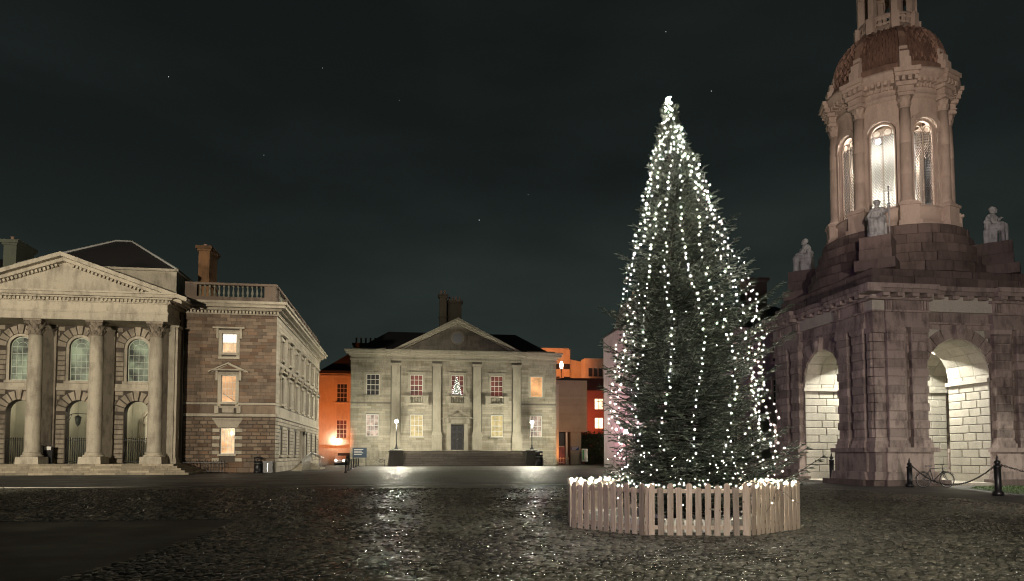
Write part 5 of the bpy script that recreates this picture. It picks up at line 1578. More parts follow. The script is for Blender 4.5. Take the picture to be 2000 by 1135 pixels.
for i, (sx_, sy_) in enumerate(((-1, -1), (1, -1), (-1, 1), (1, 1))):
    R = Matrix.Translation((sx_ * D, sy_ * D, 0)) @ Matrix.Rotation(math.atan2(sy_, sx_) + PI / 2, 4, 'Z')
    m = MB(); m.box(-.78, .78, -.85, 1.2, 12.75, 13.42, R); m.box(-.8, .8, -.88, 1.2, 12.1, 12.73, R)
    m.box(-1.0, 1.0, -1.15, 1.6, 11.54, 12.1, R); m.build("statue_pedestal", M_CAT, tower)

# ------------------------------------------------------------------ buildings beyond
def simple_house(name, label, cx, cy, w, d, h, mat, wins, rz=TH, base=0.0, roof=None, win_mat=None, roof_mat=None, trim=None):
    t = thing(name, label, "building", (cx, cy, base), rz)
    m = MB(); hs = [(x - ww_ / 2, x + ww_ / 2, z0, z1, False) for x, z0, z1, ww_, c_, r_, pm in wins]
    wall_holes(m, -w / 2, w / 2, 0, h, 0, .5, hs); m.box(-w / 2, -w / 2 + .5, .5, d, 0, h); m.box(w / 2 - .5, w / 2, .5, d, 0, h); m.box(-w / 2 + .5, w / 2 - .5, d - .5, d, 0, h)
    m.build("wall", mat, t)
    for x, z0, z1, ww_, c_, r_, pm in wins:
        sash(t, I4, x, z0, z1, ww_, .15, c_, r_, pm, smat=trim or mat, bar=.06, fr=.1)
    if roof:
        rm_ = MB(); hip(rm_, -w / 2 - .2, w / 2 + .2, -.2, d + .2, h + .02, h + roof, min(w, d) * .45); rm_.build("roof", roof_mat or M_SLATE, t)
    else:
        MB().box(-w / 2 - .15, w / 2 + .15, -.2, d + .1, h, h + .45).build("roof", roof_mat or M_SLATE, t)
    return t
# orange-lit wing left of the hall
ow = simple_house("brick_house", "orange lit two-storey house squeezed between the chapel side and the hall", -28.3, 114.0, 5.6, 10, 14.6, M_ORST,
                  [(1.15, 10.0, 13.0, 1.7, 3, 4, M_BLACKG), (1.15, 4.2, 7.2, 1.7, 3, 4, M_REDG)], roof=None)
MB().box(-2.6, 2.6, -.15, .1, 14.1, 14.3).build("string_course", M_ORST, ow)
MB().box(-2.8, 2.8, -.3, .1, 3.1, 3.25).build("band", M_ORST, ow)
m = MB(); m.prism([(-2.6, 15.05), (3.0, 15.05), (3.0, 18.5)], 1.0, 9); m.build("roof_slope", M_SLATE, ow)
chimney(ow, 5.0, 3.5, 4.6, 1.3, 15, 20.0, M_CHIMD, 6, pot_h=1.0)
MB().box(.6, 2.5, -.03, .001, 0, 1.9).build("garage_door", M_SLATE, ow)
lo_ = grid(-28.3, 114.0, -6.0, -14)
lamp("sodium_light", 'SPOT', (-24.9, 101.5, 1.5), 9000, (1.0, .21, .035), (-28.3, 114, 8.0), 70, .9, .4)
x, y = grid(-28.3, 114.0, .4, -.35)
t = thing("wall_lamp", "small round white lamp on the orange lit house wall", "lamp", (x, y, 3.9), TH)
MB().box(-.06, .06, .1, .35, -.05, .05).build("bracket", M_IRON, t); MB().ball((0, 0, 0), .2).build("globe", M_LAMPG, t)
lamp("wall_lamp_light", 'POINT', (x, y - .5, 3.9), 150, (1, .95, .7), rad=.15)
x, y = grid(-28.3, 114.0, -3.6, 6)
sh2 = simple_house("brick_house", "narrow dark orange gabled house glimpsed in the gap beside the chapel", x, y, 5, 8, 12.3, M_ORST, [(0.2, 2.5, 8.0, .8, 1, 2, M_ORW)], roof=2.5)  # tall glowing pane stands in for a lit strip of wall
# car parked below the wall lamp
def car(x, y, rz, label):
    t = thing("parked_car", label, "car", (x, y, 0), rz)
    prof = [(-2.05, .35), (2.05, .35), (2.1, .7), (1.95, .92), (1.1, 1.0), (.55, 1.42), (-1.0, 1.45), (-1.7, 1.02), (-2.05, .95), (-2.12, .6)]
    MB().prism(prof, -.82, .82).build("body", plain("white_car_paint", (.7, .7, .7), .3), t)
    for s in (-1, 1):
        MB().prism([(1.0, 1.02), (.53, 1.36), (-.95, 1.39), (-1.55, 1.05)], s * .825 - .004, s * .825 + .004).build("side_window", M_BLACKG, t)
        for xx in (-1.3, 1.3):
            w = MB().lathe([(.2, -.1), (.32, -.1), (.34, 0), (.32, .1), (.2, .1)], 16, Matrix.Translation((xx, s * .75, .33)) @ Matrix.Rotation(PI / 2, 4, 'X')).build("wheel", M_RUB, t)
            MB().lathe([(.19, -.09), (.19, .09)], 10, Matrix.Translation((xx, s * .77, .33)) @ Matrix.Rotation(PI / 2, 4, 'X')).build("rim", M_STEEL, w)
        MB().ball((2.06, s * .58, .72), .13, 8, 6, sc=(.5, 1.2, .8)).build("headlight", M_LAMPG, t)
    MB().prism([(1.06, 1.03), (.56, 1.40), (.52, 1.38), (1.0, 1.01)], -.7, .7).build("windscreen", M_BLACKG, t)
    return t
x, y = grid(-28.3, 114.0, 1.4, -3.2)
car(x, y, TH - PI / 2, "white car with its lamps on, parked below the orange lit house")
# right of the hall: board-marked concrete block on legs
x, y = grid(*DIN, 18.3, 8)
cb = thing("concrete_building", "modern concrete box overhanging a glazed entrance right beside the hall", "building", (x, y, 0), TH)
m = MB()
for j in range(22): m.box(-2.4, 3.9, -.02 + random.uniform(-.006, .006), 9, 5.4 + j * .39, 5.4 + j * .39 + .37)
m.box(-2.38, 3.88, .02, 8.9, 5.4, 13.98); m.build("concrete_box", M_CONC, cb)
MB().box(1.2, 3.0, .6, 5, 0, 5.4).build("concrete_pier", M_CONC, cb); MB().box(.35, .65, .5, .8, 0, 5.4).build("post", M_FRAME, cb)
MB().box(-2.4, .35, 1.2, 1.3, 2.9, 3.1).build("transom", M_CONC, cb)
MB().box(-2.4, .35, 1.25, 1.3, 3.1, 5.3).build("glazing", M_BLACKG, cb); MB().box(-2.4, .35, 1.25, 1.3, .1, 2.9).build("glass_door", M_REDG, cb)
MB().box(-1.1, -1.0, 1.15, 1.25, .1, 5.3).build("mullion", M_FRAME, cb)
sn = MB().box(1.3, 2.6, .54, .59, 2.35, 2.95).build("sign_panel", M_BLUE, cb)
for j in range(3): MB().box(1.42, 2.45 - j * .2, .52, .535, 2.8 - j * .16, 2.84 - j * .16).build("sign_line", M_PAPER, sn)
x, y = grid(*DIN, 15.9, 3.2)
t = thing("orange_lit_pier", "narrow orange lit wall strip beside the hall's corner", "wall", (x, y, 0), TH)
MB().box(-.42, .42, 0, 1, 0, 12.6).build("shaft", M_ORST, t); MB().box(-.5, .5, -.05, 1.05, 12.6, 12.8).build("coping", M_ORST, t)
lamp("concrete_box_fill", 'SPOT', (15.5, 99, 8.0), 2600, (1.0, .84, .62), (12.5, 118, 9), 60, .8, .3)  # added lamp without fitting, brightens the concrete box
lamp("sodium_light", 'SPOT', (x + 1.0, y - 3.5, .5), 1300, (1.0, .34, .09), (x, y, 5.0), 110, .8, .2)
# orange blocks far behind
fx, fy = grid(*DIN, 24, 42)
fb = thing("brick_block", "orange floodlit brick block with small windows, rising behind the concrete box", "building", (fx, fy, 0), TH)
hs = []
for i in range(6): hs.append((-9.6 + i * 2.3, -8.2 + i * 2.3, 20.0, 21.2, False)); hs.append((-9.6 + i * 2.3, -8.2 + i * 2.3, 17.3, 18.4, False))
m = MB(); wall_holes(m, -12, 3, 0, 24.2, 0, .5, hs); m.box(-12, 3, .5, 12, 0, 24.2); m.build("wall", M_ORST, fb)
for h_ in hs: MB().box(h_[0], h_[1], .2, .3, h_[2], h_[3]).build("window", M_BLACKG, fb)
for i in range(9): MB().box(-12 + i * 1.85, -11.9 + i * 1.85, -.12, 0, 22.0, 24.2).build("rib", M_ORST, fb)
MB().box(-12, 3, -.16, 0, 21.7, 21.95).build("band", M_ORST, fb); MB().box(-12, 3, -.16, 0, 24.2, 24.5).build("parapet", M_ORST, fb)
m = MB(); m.prism([(3, 0), (14, 0), (14, 15), (9, 21.3), (5, 22.0), (3, 22.4)], 1, 12); m.build("side_block", M_ORST, fb)
f2x, f2y = grid(*DIN, 27, 26)
hs = []
for z0 in (6.7, 10.4):
    for xx in (-1.1, 2.2): hs.append((xx - .8, xx + .8, z0, z0 + 2.0, False))
f2 = thing("office_block", "dull red block with four brightly lit windows under a black flat roof", "building", (f2x, f2y, 0), TH)
m = MB(); wall_holes(m, -8.5, 6.5, 0, 14.0, 0, .5, hs); m.build("wall", M_ORDK, f2)
for h_ in hs:
    w_ = MB().box(h_[0], h_[1], .2, .3, h_[2], h_[3]).build("window", M_ORW, f2)
    MB().box((h_[0] + h_[1]) / 2 - .05, (h_[0] + h_[1]) / 2 + .05, .12, .2, h_[2], h_[3]).build("mullion", M_FRAME, w_)
MB().box(-9, 6.8, -.6, 8, 14.0, 16.3).build("roof", M_SLATE, f2)
MB().box(1.2, 7.2, 7, 10, 16.3, 21.2).build("upper_storey", M_ORST, f2)
for i in range(5): MB().box(2.0 + i * 1.05, 2.8 + i * 1.05, 6.9, 7.0, 17.5, 19.2).build("upper_window", M_BLACKG, f2)
lamp("sodium_light", 'SPOT', (*grid(*DIN, 20, 24), 17.5), 16000, (1.0, .27, .07), (*grid(*DIN, 21, 42), 21), 110, .9, .5)
lamp("sodium_light", 'SPOT', (*grid(*DIN, 24.5, 19), 7.5), 2600, (1.0, .12, .05), (*grid(*DIN, 28, 26), 8.5), 120, .9, .5)
t = thing("roof_lamp", "bright white lamp above the black flat roof", "lamp", (*grid(*DIN, 21.6, 25), 18.6), TH)
MB().tube([(0, 0, -2.3), (0, 0, 0)], .08).build("post", M_IRON, t); MB().ball((0, -.1, .1), .42, sc=(.7, .7, 1.6)).build("globe", M_FLOODG, t)
# hedge, notice board and fence at the foot of the concrete box
def leaf_blob(name, label, cat, loc, size, n, mat, leaf=.16, trunk=None, group=None):
    t = thing(name, label, cat, loc, 0, group)
    c = rng.normal(0, 1, (n, 3)); c /= np.linalg.norm(c, axis=1)[:, None]
    lump = 1 + .22 * np.sin(c[:, 0] * 4 + loc[0]) * np.cos(c[:, 2] * 5 + loc[1]) + .12 * np.sin(c[:, 1] * 9)
    rr = (rng.uniform(0.25, 1, n) ** .45) * lump
    p = c * rr[:, None] * np.array(size)[None, :] / 2
    d1 = rng.normal(0, 1, (n, 3)); d1 /= np.linalg.norm(d1, axis=1)[:, None]; d2 = np.cross(d1, rng.normal(0, 1, (n, 3))); d2 /= np.linalg.norm(d2, axis=1)[:, None]
    L = rng.uniform(.6, 1.2, (n, 1)) * leaf
    Q = np.stack([p - d1 * L, p + d2 * L * .4, p + d1 * L, p - d2 * L * .4], 1)
    Q[:, :, 2] += (trunk or 0) + size[2] / 2
    link("crown", np_mesh("crown", Q, [(0, 1, 2, 3)], [], mat, False), t)
    if trunk:
        m = MB(); m.tube([(0, 0, 0), (.1, 0, trunk * .5), (0, .1, trunk), (.2, 0, trunk + size[2] * .5)], [.35, .28, .22, .08], 8)
        for k in range(9):
            a = k * 2.4; r_ = size[0] * .33
            m.tube([(0, 0, trunk + k * size[2] * .05), (r_ * .5 * math.cos(a), r_ * .5 * math.sin(a), trunk + size[2] * (.2 + .04 * k)), (r_ * math.cos(a), r_ * math.sin(a), trunk + size[2] * (.35 + .05 * k))], [.16, .09, .03], 5)
        m.build("trunk", plain("dark_bark", (.045, .038, .03), .9), t)
    return t
M_LEAF = plain("dark_night_leaves", (.045, .06, .03), .6, nz_=.5, scale=2)
x, y = grid(*DIN, 24.5, 13)
leaf_blob("dark_hedge_bush", "large dark bush beside the concrete box below the lit office windows", "bush", (x, y, -.3), (7.5, 5, 6.2), 9000, M_LEAF, .22)
x, y = grid(*DIN, 21.5, 7)
t = thing("notice_board", "lit white and green notice board beside the concrete pier", "notice board", (x, y, 0), TH)
MB().box(-.5, .5, 0, .12, .5, 2.6).build("panel", M_PAPER, t); MB().box(-.4, -.1, -.012, -.002, .8, 2.4).build("poster", plain("green_poster", (.1, .4, .15)), t)
for s in (-.45, .45): MB().box(s - .05, s + .05, .02, .1, 0, .5).build("leg", M_IRON, t)
x, y = grid(*DIN, 17.0, 4.0)
t = thing("picket_barrier", "low orange lit barrier fence in front of the glazed entrance", "fence", (x, y, 0), TH)
M_OBAR = plain("pale_barrier_wood", (.6, .5, .4), .6)
for k in range(6): MB().box(-1.1 + k * .42, -1.02 + k * .42, -.04, .04, 0, 1.25).build("slat", M_OBAR, t)
for z in (.35, 1.0): MB().box(-1.15, 1.15, -.07, -.041, z, z + .1).build("rail", M_OBAR, t)
# purple lit terrace behind the tree
M_GMB = stone_mat("lilac_lit_granite_terrace", (0.30, 0.27, 0.26), (0.12, 0.10, 0.10), .14, stain=.5)
tx0, ty0 = 25.9, 84.0
wins = []
for i in range(9):
    for z0, z1 in ((2.4, 5.2), (7.6, 10.6), (12.6, 15.2)):
        wins.append((-11.3 + i * 2.85 * 1.0, z0, z1, 1.25, 3, 4, M_BLACKG if (i + int(z0)) % 4 else M_PINK))
tr_ = simple_house("terrace", "long granite terrace behind the tree, lilac lit, with sash windows and tall chimneys", tx0, ty0, 25.5, 10, 16.6, M_GMB, wins, rz=TH, roof=3.8)
for i in range(9):
    for z1 in (5.2, 10.6, 15.2):
        xx = -11.3 + i * 2.85; m = MB()
        m.box(xx - .85, xx - .63, -.08, 0, z1 - 2.8, z1); m.box(xx + .63, xx + .85, -.08, 0, z1 - 2.8, z1); m.box(xx - .9, xx + .9, -.12, 0, z1, z1 + .25)
        m.build("window_surround", M_DIT, tr_)
m = MB()
for z0, z1, p in ((6.2, 6.5, .12), (11.3, 11.55, .12), (16.2, 16.4, .2), (16.4, 16.6, .4)): m.box(-12.75 - p, 12.75 + p, -p, .02, z0, z1)
m.build("string_course", M_GMB, tr_)
for xx in (-12.2, 12.2, 3): 
    m = MB(); m.box(xx - .5, xx + .5, -.15, 0, 0, 16.2); m.build("pilaster", M_GMB, tr_)
chimney(tr_, 4.4, 3, 2.8, 1.5, 16.8, 23.3, M_CHIMD, 0); chimney(tr_, -9.5, 5, 2.2, 1.3, 16.8, 21.0, M_CHIMD, 4)
MB().add([(-13.4, -.6, 16.65), (-10.0, -.6, 16.65), (-11.7, -.6, 20.0), (-13.4, 3, 16.65), (-10, 3, 16.65), (-11.7, 6, 20.0)], [(0, 1, 2), (0, 2, 5, 3), (1, 4, 5, 2), (3, 5, 4)]).build("gable", M_GMB, tr_)
lamp("purple_light", 'SPOT', (*grid(tx0, ty0, -15.5, -9), 1.0), 4200, (.85, .45, .9), (*grid(tx0, ty0, -11, 0), 9), 90, .8, .4)
lamp("sodium_light", 'SPOT', (8.0, 79.5, 1.0), 6000, (1.0, .36, .52), (13.8, 86, 8), 100, .8, .2)
lamp("sodium_light", 'SPOT', (*grid(tx0, ty0, -15.2, -4), .6), 1000, (1.0, .4, .15), (*grid(tx0, ty0, -12.2, 0), 5), 80, .8, .2)
x, y = 12.75, 80.0
street_lamp(x, y, 0, 4.2, "lit lamp post seen through the lower boughs on the tree's brick house side", 1500)
street_lamp(44.0, 70.0, 0, 5.5, "distant lit lamp seen through the tower's wide arch", 900)
# trees beyond the tower
for i, (tx_, ty_, s_) in enumerate(((41.5, 72, 1.0), (46.5, 80, 1.15), (37.5, 84, .9), (33.0, 95, .9))):
    leaf_blob("broad_tree", ["dark leafy tree framed by the tower's wide arch, beside the distant lamp", "taller dark tree behind the distant lamp", "dark tree beyond the tower passage", "farthest dark tree behind the tower"][i],
              "tree", (tx_, ty_, 0), (9 * s_, 9 * s_, 12 * s_), 8500, M_LEAF, .3, trunk=3.0, group="trees beyond the tower")
t = thing("boundary_wall", "low stone wall at the back of the lawn beyond the tower arch", "wall", (40, 66, 0), TH)
for j in range(3):
    for q in range(14): MB().box(-10 + q * 1.4 + (j % 2) * .6, -8.63 + q * 1.4 + (j % 2) * .6, 0, .5, j * .5, j * .5 + .48).build("stone", M_CAL, t)
# far left building behind the chapel
x, y = grid(*CHA, -16.0, 16)
lb = simple_house("brick_house", "dark brown building behind the chapel at the picture's edge", x, y, 12, 10, 19.8, M_CHW, [(2, 9, 12, 1.4, 3, 4, M_BLACKG)], roof=3.2)
# dark terraces closing the horizon
x, y = grid(*DIN, -46, 22)
simple_house("terrace", "dark terrace far behind the chapel closing the square", x, y, 46, 12, 9, M_ORDK, [(xx, 4, 6, 1.2, 2, 3, M_BLACKG) for xx in (-18, -12, -6, 0, 6, 12, 18)], roof=4)
x, y = 75, 125
simple_house("terrace", "low dark terrace far beyond the lawn and the bell tower", x, y, 90, 12, 8, M_ORDK, [(xx, 4, 6, 1.2, 2, 3, M_BLACKG) for xx in range(-40, 41, 8)], roof=3)

# ------------------------------------------------------------------ bollards, chain posts, bicycles
def bollard(x, y, label, h=1.15, group="black bollards on the lane"):
    t = thing("bollard", label, "bollard", (x, y, 0), 0, group)
    MB().lathe([(.16, 0), (.16, .06), (.11, .12), (.085, .2), (.07, h - .28), (.1, h - .26), (.1, h - .2), (.06, h - .18)], 12).build("post", M_IRON, t)
    MB().lathe([(.06, h - .18), (.095, h - .12), (.09, h - .04), (.03, h)], 12).build("cap", M_IRON, t)
    return t
ord_ = ["bollard nearest the camera in the row along the lane", "second bollard of the row from the camera end", "third bollard of the row from the camera end", "third bollard of the row from the hall end", "second bollard of the row from the hall end", "bollard nearest the hall in the row along the lane"]
for i in range(6):
    q = i / 5; Yb = 64 + 36 * q ** .9
    pxl = 676 + 24.7 * q ** .92
    bollard((pxl - 1000) / 1400 * Yb, Yb, "black " + ord_[i], 1.15)
def spike_post(x, y, label, z=0.0, h=1.5):
    t = thing("chain_post", label, "bollard", (x, y, z), 0, "spiked iron posts round the tower")
    MB().lathe([(.2, 0), (.2, .14), (.13, .2), (.125, h - .52), (.15, h - .5), (.15, h - .44), (.06, h - .40)], 10).build("post", M_IRON, t)
    MB().lathe([(.05, h - .42), (.11, h - .34), (.11, h - .28), (.04, h - .22), (.05, h - .18), (.012, h)], 10).build("spike", M_IRON, t)
    return t
P1 = (19.05, 28.2); P2 = (19.75, 35.7)
spike_post(*P1, "spiked black iron post at the edge of the lawn, holding two chains", h=1.62)
spike_post(*P2, "black iron post at the tower podium behind the bicycle", h=1.45)
spike_post(18.2, 40.9, "spiked black iron post in front of the pale arch nearest the tree", z=.0, h=1.75)
spike_post(23.4, 21.5, "spiked black iron post outside the frame, where the second chain ends", h=1.62)
def chain(a, b, za, zb, sag, label):
    t = thing("chain", label, "chain", ((a[0] + b[0]) / 2, (a[1] + b[1]) / 2, 0), 0, "chains between the iron posts")
    A = Vector((a[0], a[1], za)); B_ = Vector((b[0], b[1], zb)); L = (B_ - A).length
    n = int(L / .085); c0 = Vector(t.location)
    me = MB(); k = 8
    me.tube([(.065 * math.cos(2 * PI * i / k), .03 * math.sin(2 * PI * i / k), 0) for i in range(k + 1)], .012, 4)
    me = me.mesh("link"); me.materials.append(M_IRON)
    for i in range(n):
        s_ = (i + .5) / n
        def P(s_): p = A.lerp(B_, s_); p.z -= sag * 4 * s_ * (1 - s_); return p
        d = (P(s_ + .01) - P(s_ - .01)).normalized()
        M = Matrix.Translation(P(s_) - c0) @ d.to_track_quat('X', 'Z').to_matrix().to_4x4() @ Matrix.Rotation(PI / 2 * (i % 2), 4, 'X')
        link("link", me, t, M=M)
chain(P1, P2, 1.25, 1.2, .95, "sagging iron chain from the lawn post towards the post behind the bicycle")
chain(P1, (23.4, 21.5), 1.25, 1.25, .7, "iron chain running from the lawn post out of the picture")

def bicycle(x, y, rz, label, s=1.0):
    t = thing("bicycle", label, "bicycle", (x, y, 0), rz)
    R_ = .34
    for xx in (-.53, .53):
        w = bpy.data.objects.new("wheel", None); COL.objects.link(w); w.parent = t; w.location = (xx, 0, R_)
        ty = MB(); n = 28
        ty.tube([((R_ - .02) * math.cos(2 * PI * i / n), 0, (R_ - .02) * math.sin(2 * PI * i / n)) for i in range(n + 1)], .019, 6); ty.build("tyre", M_RUB, w)
        rim = MB(); rim.tube([((R_ - .045) * math.cos(2 * PI * i / n), 0, (R_ - .045) * math.sin(2 * PI * i / n)) for i in range(n + 1)], .009, 5); rim.build("rim", M_STEEL, w)
        sp = MB()
        for i in range(18):
            a = 2 * PI * i / 18; sp.tube([(.02 * math.cos(a + 1), .02, .02 * math.sin(a + 1)), ((R_ - .045) * math.cos(a), 0, (R_ - .045) * math.sin(a))], .0018, 3)
        sp.lathe([(.025, -.05), (.025, .05)], 8, Matrix.Rotation(PI / 2, 4, 'X')); sp.build("spokes", M_STEEL, w, kind='stuff')
    f = MB(); bb = (-.08, 0, .29); st_ = (-.22, 0, .82); hd = (.34, 0, .86); hd2 = (.37, 0, .74); rr_ = (-.53, 0, R_)
    f.tube([bb, st_], .018).tube([st_, hd], .018).tube([bb, hd2], .02).tube([hd, hd2], .02)
    for s_ in (-.05, .05): f.tube([(-.08, s_ * .6, .29), (-.53, s_, R_)], .011); f.tube([(-.21, s_ * .4, .78), (-.53, s_, R_)], .010); f.tube([(.375, s_, .70), (.42, s_, .5), (.53, s_, R_)], .013)
    f.tube([(.375, -.05, .7), (.375, .05, .7)], .014)
    f.build("frame", plain("dark_bicycle_paint", (.02, .02, .03), .3), t)
    MB().tube([st_, (-.25, 0, .93)], .014).build("seat_post", M_STEEL, t)
    MB().add([(-.40, -.08, .96), (-.40, .08, .96), (-.12, .015, .96), (-.12, -.015, .96), (-.40, -.07, .93), (-.40, .07, .93), (-.13, .01, .93), (-.13, -.01, .93)], [(0, 3, 2, 1), (4, 5, 6, 7), (0, 1, 5, 4), (1, 2, 6, 5), (2, 3, 7, 6), (3, 0, 4, 7)]).build("saddle", M_RUB, t)
    MB().tube([(.34, 0, .86), (.33, 0, .99)], .014).tube([(.22, -.28, 1.0), (.33, -.16, 1.01), (.35, 0, 1.0), (.33, .16, 1.01), (.22, .28, 1.0)], .013).build("handlebar", M_IRON, t)
    cr_ = MB(); n = 18
    cr_.tube([(-.08 + .09 * math.cos(2 * PI * i / n), -.05, .29 + .09 * math.sin(2 * PI * i / n)) for i in range(n + 1)], .008, 4); cr_.tube([(-.08, -.05, .29), (.02, -.07, .16)], .01); cr_.tube([(-.08, .05, .29), (-.18, .07, .42)], .01); cr_.build("crank", M_STEEL, t)
    for s_, p in ((-1, (.02, -.1, .16)), (1, (-.18, .1, .42))): MB().box(p[0] - .045, p[0] + .045, p[1] - .035, p[1] + .035, p[2] - .012, p[2] + .012).build("pedal", M_RUB, t)
    for (cx_, a0_, a1_) in ((.53, .6, 2.5), (-.53, .8, 3.0)):
        MB().tube([(cx_ + (R_ + .03) * math.cos(a0_ + (a1_ - a0_) * i / 8), 0, R_ + (R_ + .03) * math.sin(a0_ + (a1_ - a0_) * i / 8)) for i in range(9)], .012, 5).build("mudguard", M_IRON, t)
    MB().ball((.44, 0, .84), .04).build("headlamp", M_STEEL, t)
    t.scale = (s, s, s)
    return t
bicycle(20.6, 35.0, TH - .1, "dark bicycle leaning by the chain post in front of the tower podium", 1.12)
x, y = grid(*DIN, -11.3, -1.2)
bicycle(x, y, TH, "bicycle leaning on the hall wall left of the broad steps", 1.1)
x, y = grid(*DIN, 12.6, -2.5)
bicycle(x, y, TH + .9, "bicycle parked beside the bin and lamp pedestal", 1.1)
x, y = grid(*DIN, -14.2, -3.0)
t = thing("info_board", "dark blue information board by the last bollards", "sign", (x, y, 0), TH)
MB().box(-1.0, 1.0, -.05, .05, 1.2, 2.6).build("panel", plain("dark_blue_board", (.02, .04, .07), .4), t)
for s in (-.9, .9): MB().box(s - .05, s + .05, -.04, .04, 0, 1.2).build("leg", M_IRON, t)
for j in range(4): MB().box(-.8, .5 - .2 * (j % 2), -.062, -.052, 2.35 - j * .25, 2.42 - j * .25).build("text_line", M_PAPER, t)
x, y = grid(*DIN, -9.9, -6.5)
t = thing("bicycle_stand", "low black rail stand beside the hall's lamp pedestal", "bicycle stand", (x, y, 0), TH)
MB().tube([(-1.3, 0, 0), (-1.3, 0, 1.0), (-.7, 0, 1.0), (-.7, 0, 0)], .04).build("hoop", M_IRON, t)
# stars
for i, (px_, py_) in enumerate(((1300, 62), (1389, 178), (330, 150), (1032, 380), (936, 430), (630, 133), (516, 303), (780, 196))):
    dd = 1500; zz = 1.6 + dd * (math.tan(math.atan((818.5 - py_) / 1400) + math.atan(.05)))
    t = MB().ball((0, 0, 0), 0.7 if i < 5 else .42, 6, 4).build("star", M_STAR)
    t.location = ((px_ - 1000) / 1400 * (dd + .05 * zz), dd, zz)
    tag(t, ["star above the tree's tip, highest of those near it", "star above the gap between tree and bell tower", "star high over the chapel's pediment", "star midway between the hall and the tree tip", "star over the hall, lower than its neighbour", "faint star over the hall's roof corner, high up", "faint star high over the gap between chapel and hall", "faint star high above the hall's chimney"][i], "star", "stars in the night sky")

# ------------------------------------------------------------------ fir tree
TX, TY = OCT
tree = thing("fir_tree", "tall conical fir tree inside the round wooden fence, hung with white lights", "tree", (TX, TY, 0), 0)
ENV = [(.55, 1.5), (.9, 1.85), (1.45, 1.98), (2.66, 1.93), (3.85, 1.82), (5.05, 1.64), (6.25, 1.27), (7.47, .88), (8.5, .55), (9.3, .28), (9.8, .09), (10.1, .03)]
def env(z):
    return np.interp(z, [e_[0] for e_ in ENV], [e_[1] for e_ in ENV])
def skew(z):       # the crown leans out on the tower's side lower down
    return np.interp(z, [0, 1.5, 3.85, 5, 6.3, 7.5, 8.7, 10], [.52, .52, .42, .34, .30, .22, .05, .0])
m = MB(); m.tube([(0, 0, 0), (.02, 0, 3), (0, .02, 6), (0, 0, 8.5), (0, 0, 10.05)], [.17, .14, .09, .05, .012], 10)
m.build("trunk", plain("fir_bark", (.035, .028, .022), .9), tree)

def vnorm(a): return a / np.maximum(np.linalg.norm(a, axis=-1, keepdims=True), 1e-9)
r_ = np.random.default_rng(11)
segs = []      # (p0, p1, thickness class)
NB = 930
u = r_.random(NB)
zb = .35 + 9.55 * (1 - np.sqrt(1 - u * .985)) ** .92
az = np.arange(NB) * 2.39996 + r_.normal(0, .35, NB)
filler = np.ones(NB, bool); q_ = 0
zw = .75
while zw < 9.8 and q_ < NB - 340:          # tiers of boughs, closer together towards the tip
    kb = int(np.interp(zw, [0, 4, 7, 10], [19, 17, 12, 7]))
    for b_ in range(kb):
        if q_ >= NB: break
        zb[q_] = zw + r_.normal(0, .045); az[q_] = (b_ + r_.uniform(-.35, .35)) * 2 * PI / kb + zw * 3; filler[q_] = False; q_ += 1
    zw += np.interp(zw, [0, 4, 8, 10], [.40, .36, .25, .16])
print("tier boughs", q_)
zb[q_:] = .35 + 9.4 * (1 - np.sqrt(1 - r_.random(NB - q_) * .985)) ** .85
zb[-90:] = r_.uniform(7.4, 9.7, 90)
nb_m = MB()
twP0 = []; twP1 = []; twS = []
big_tips = []
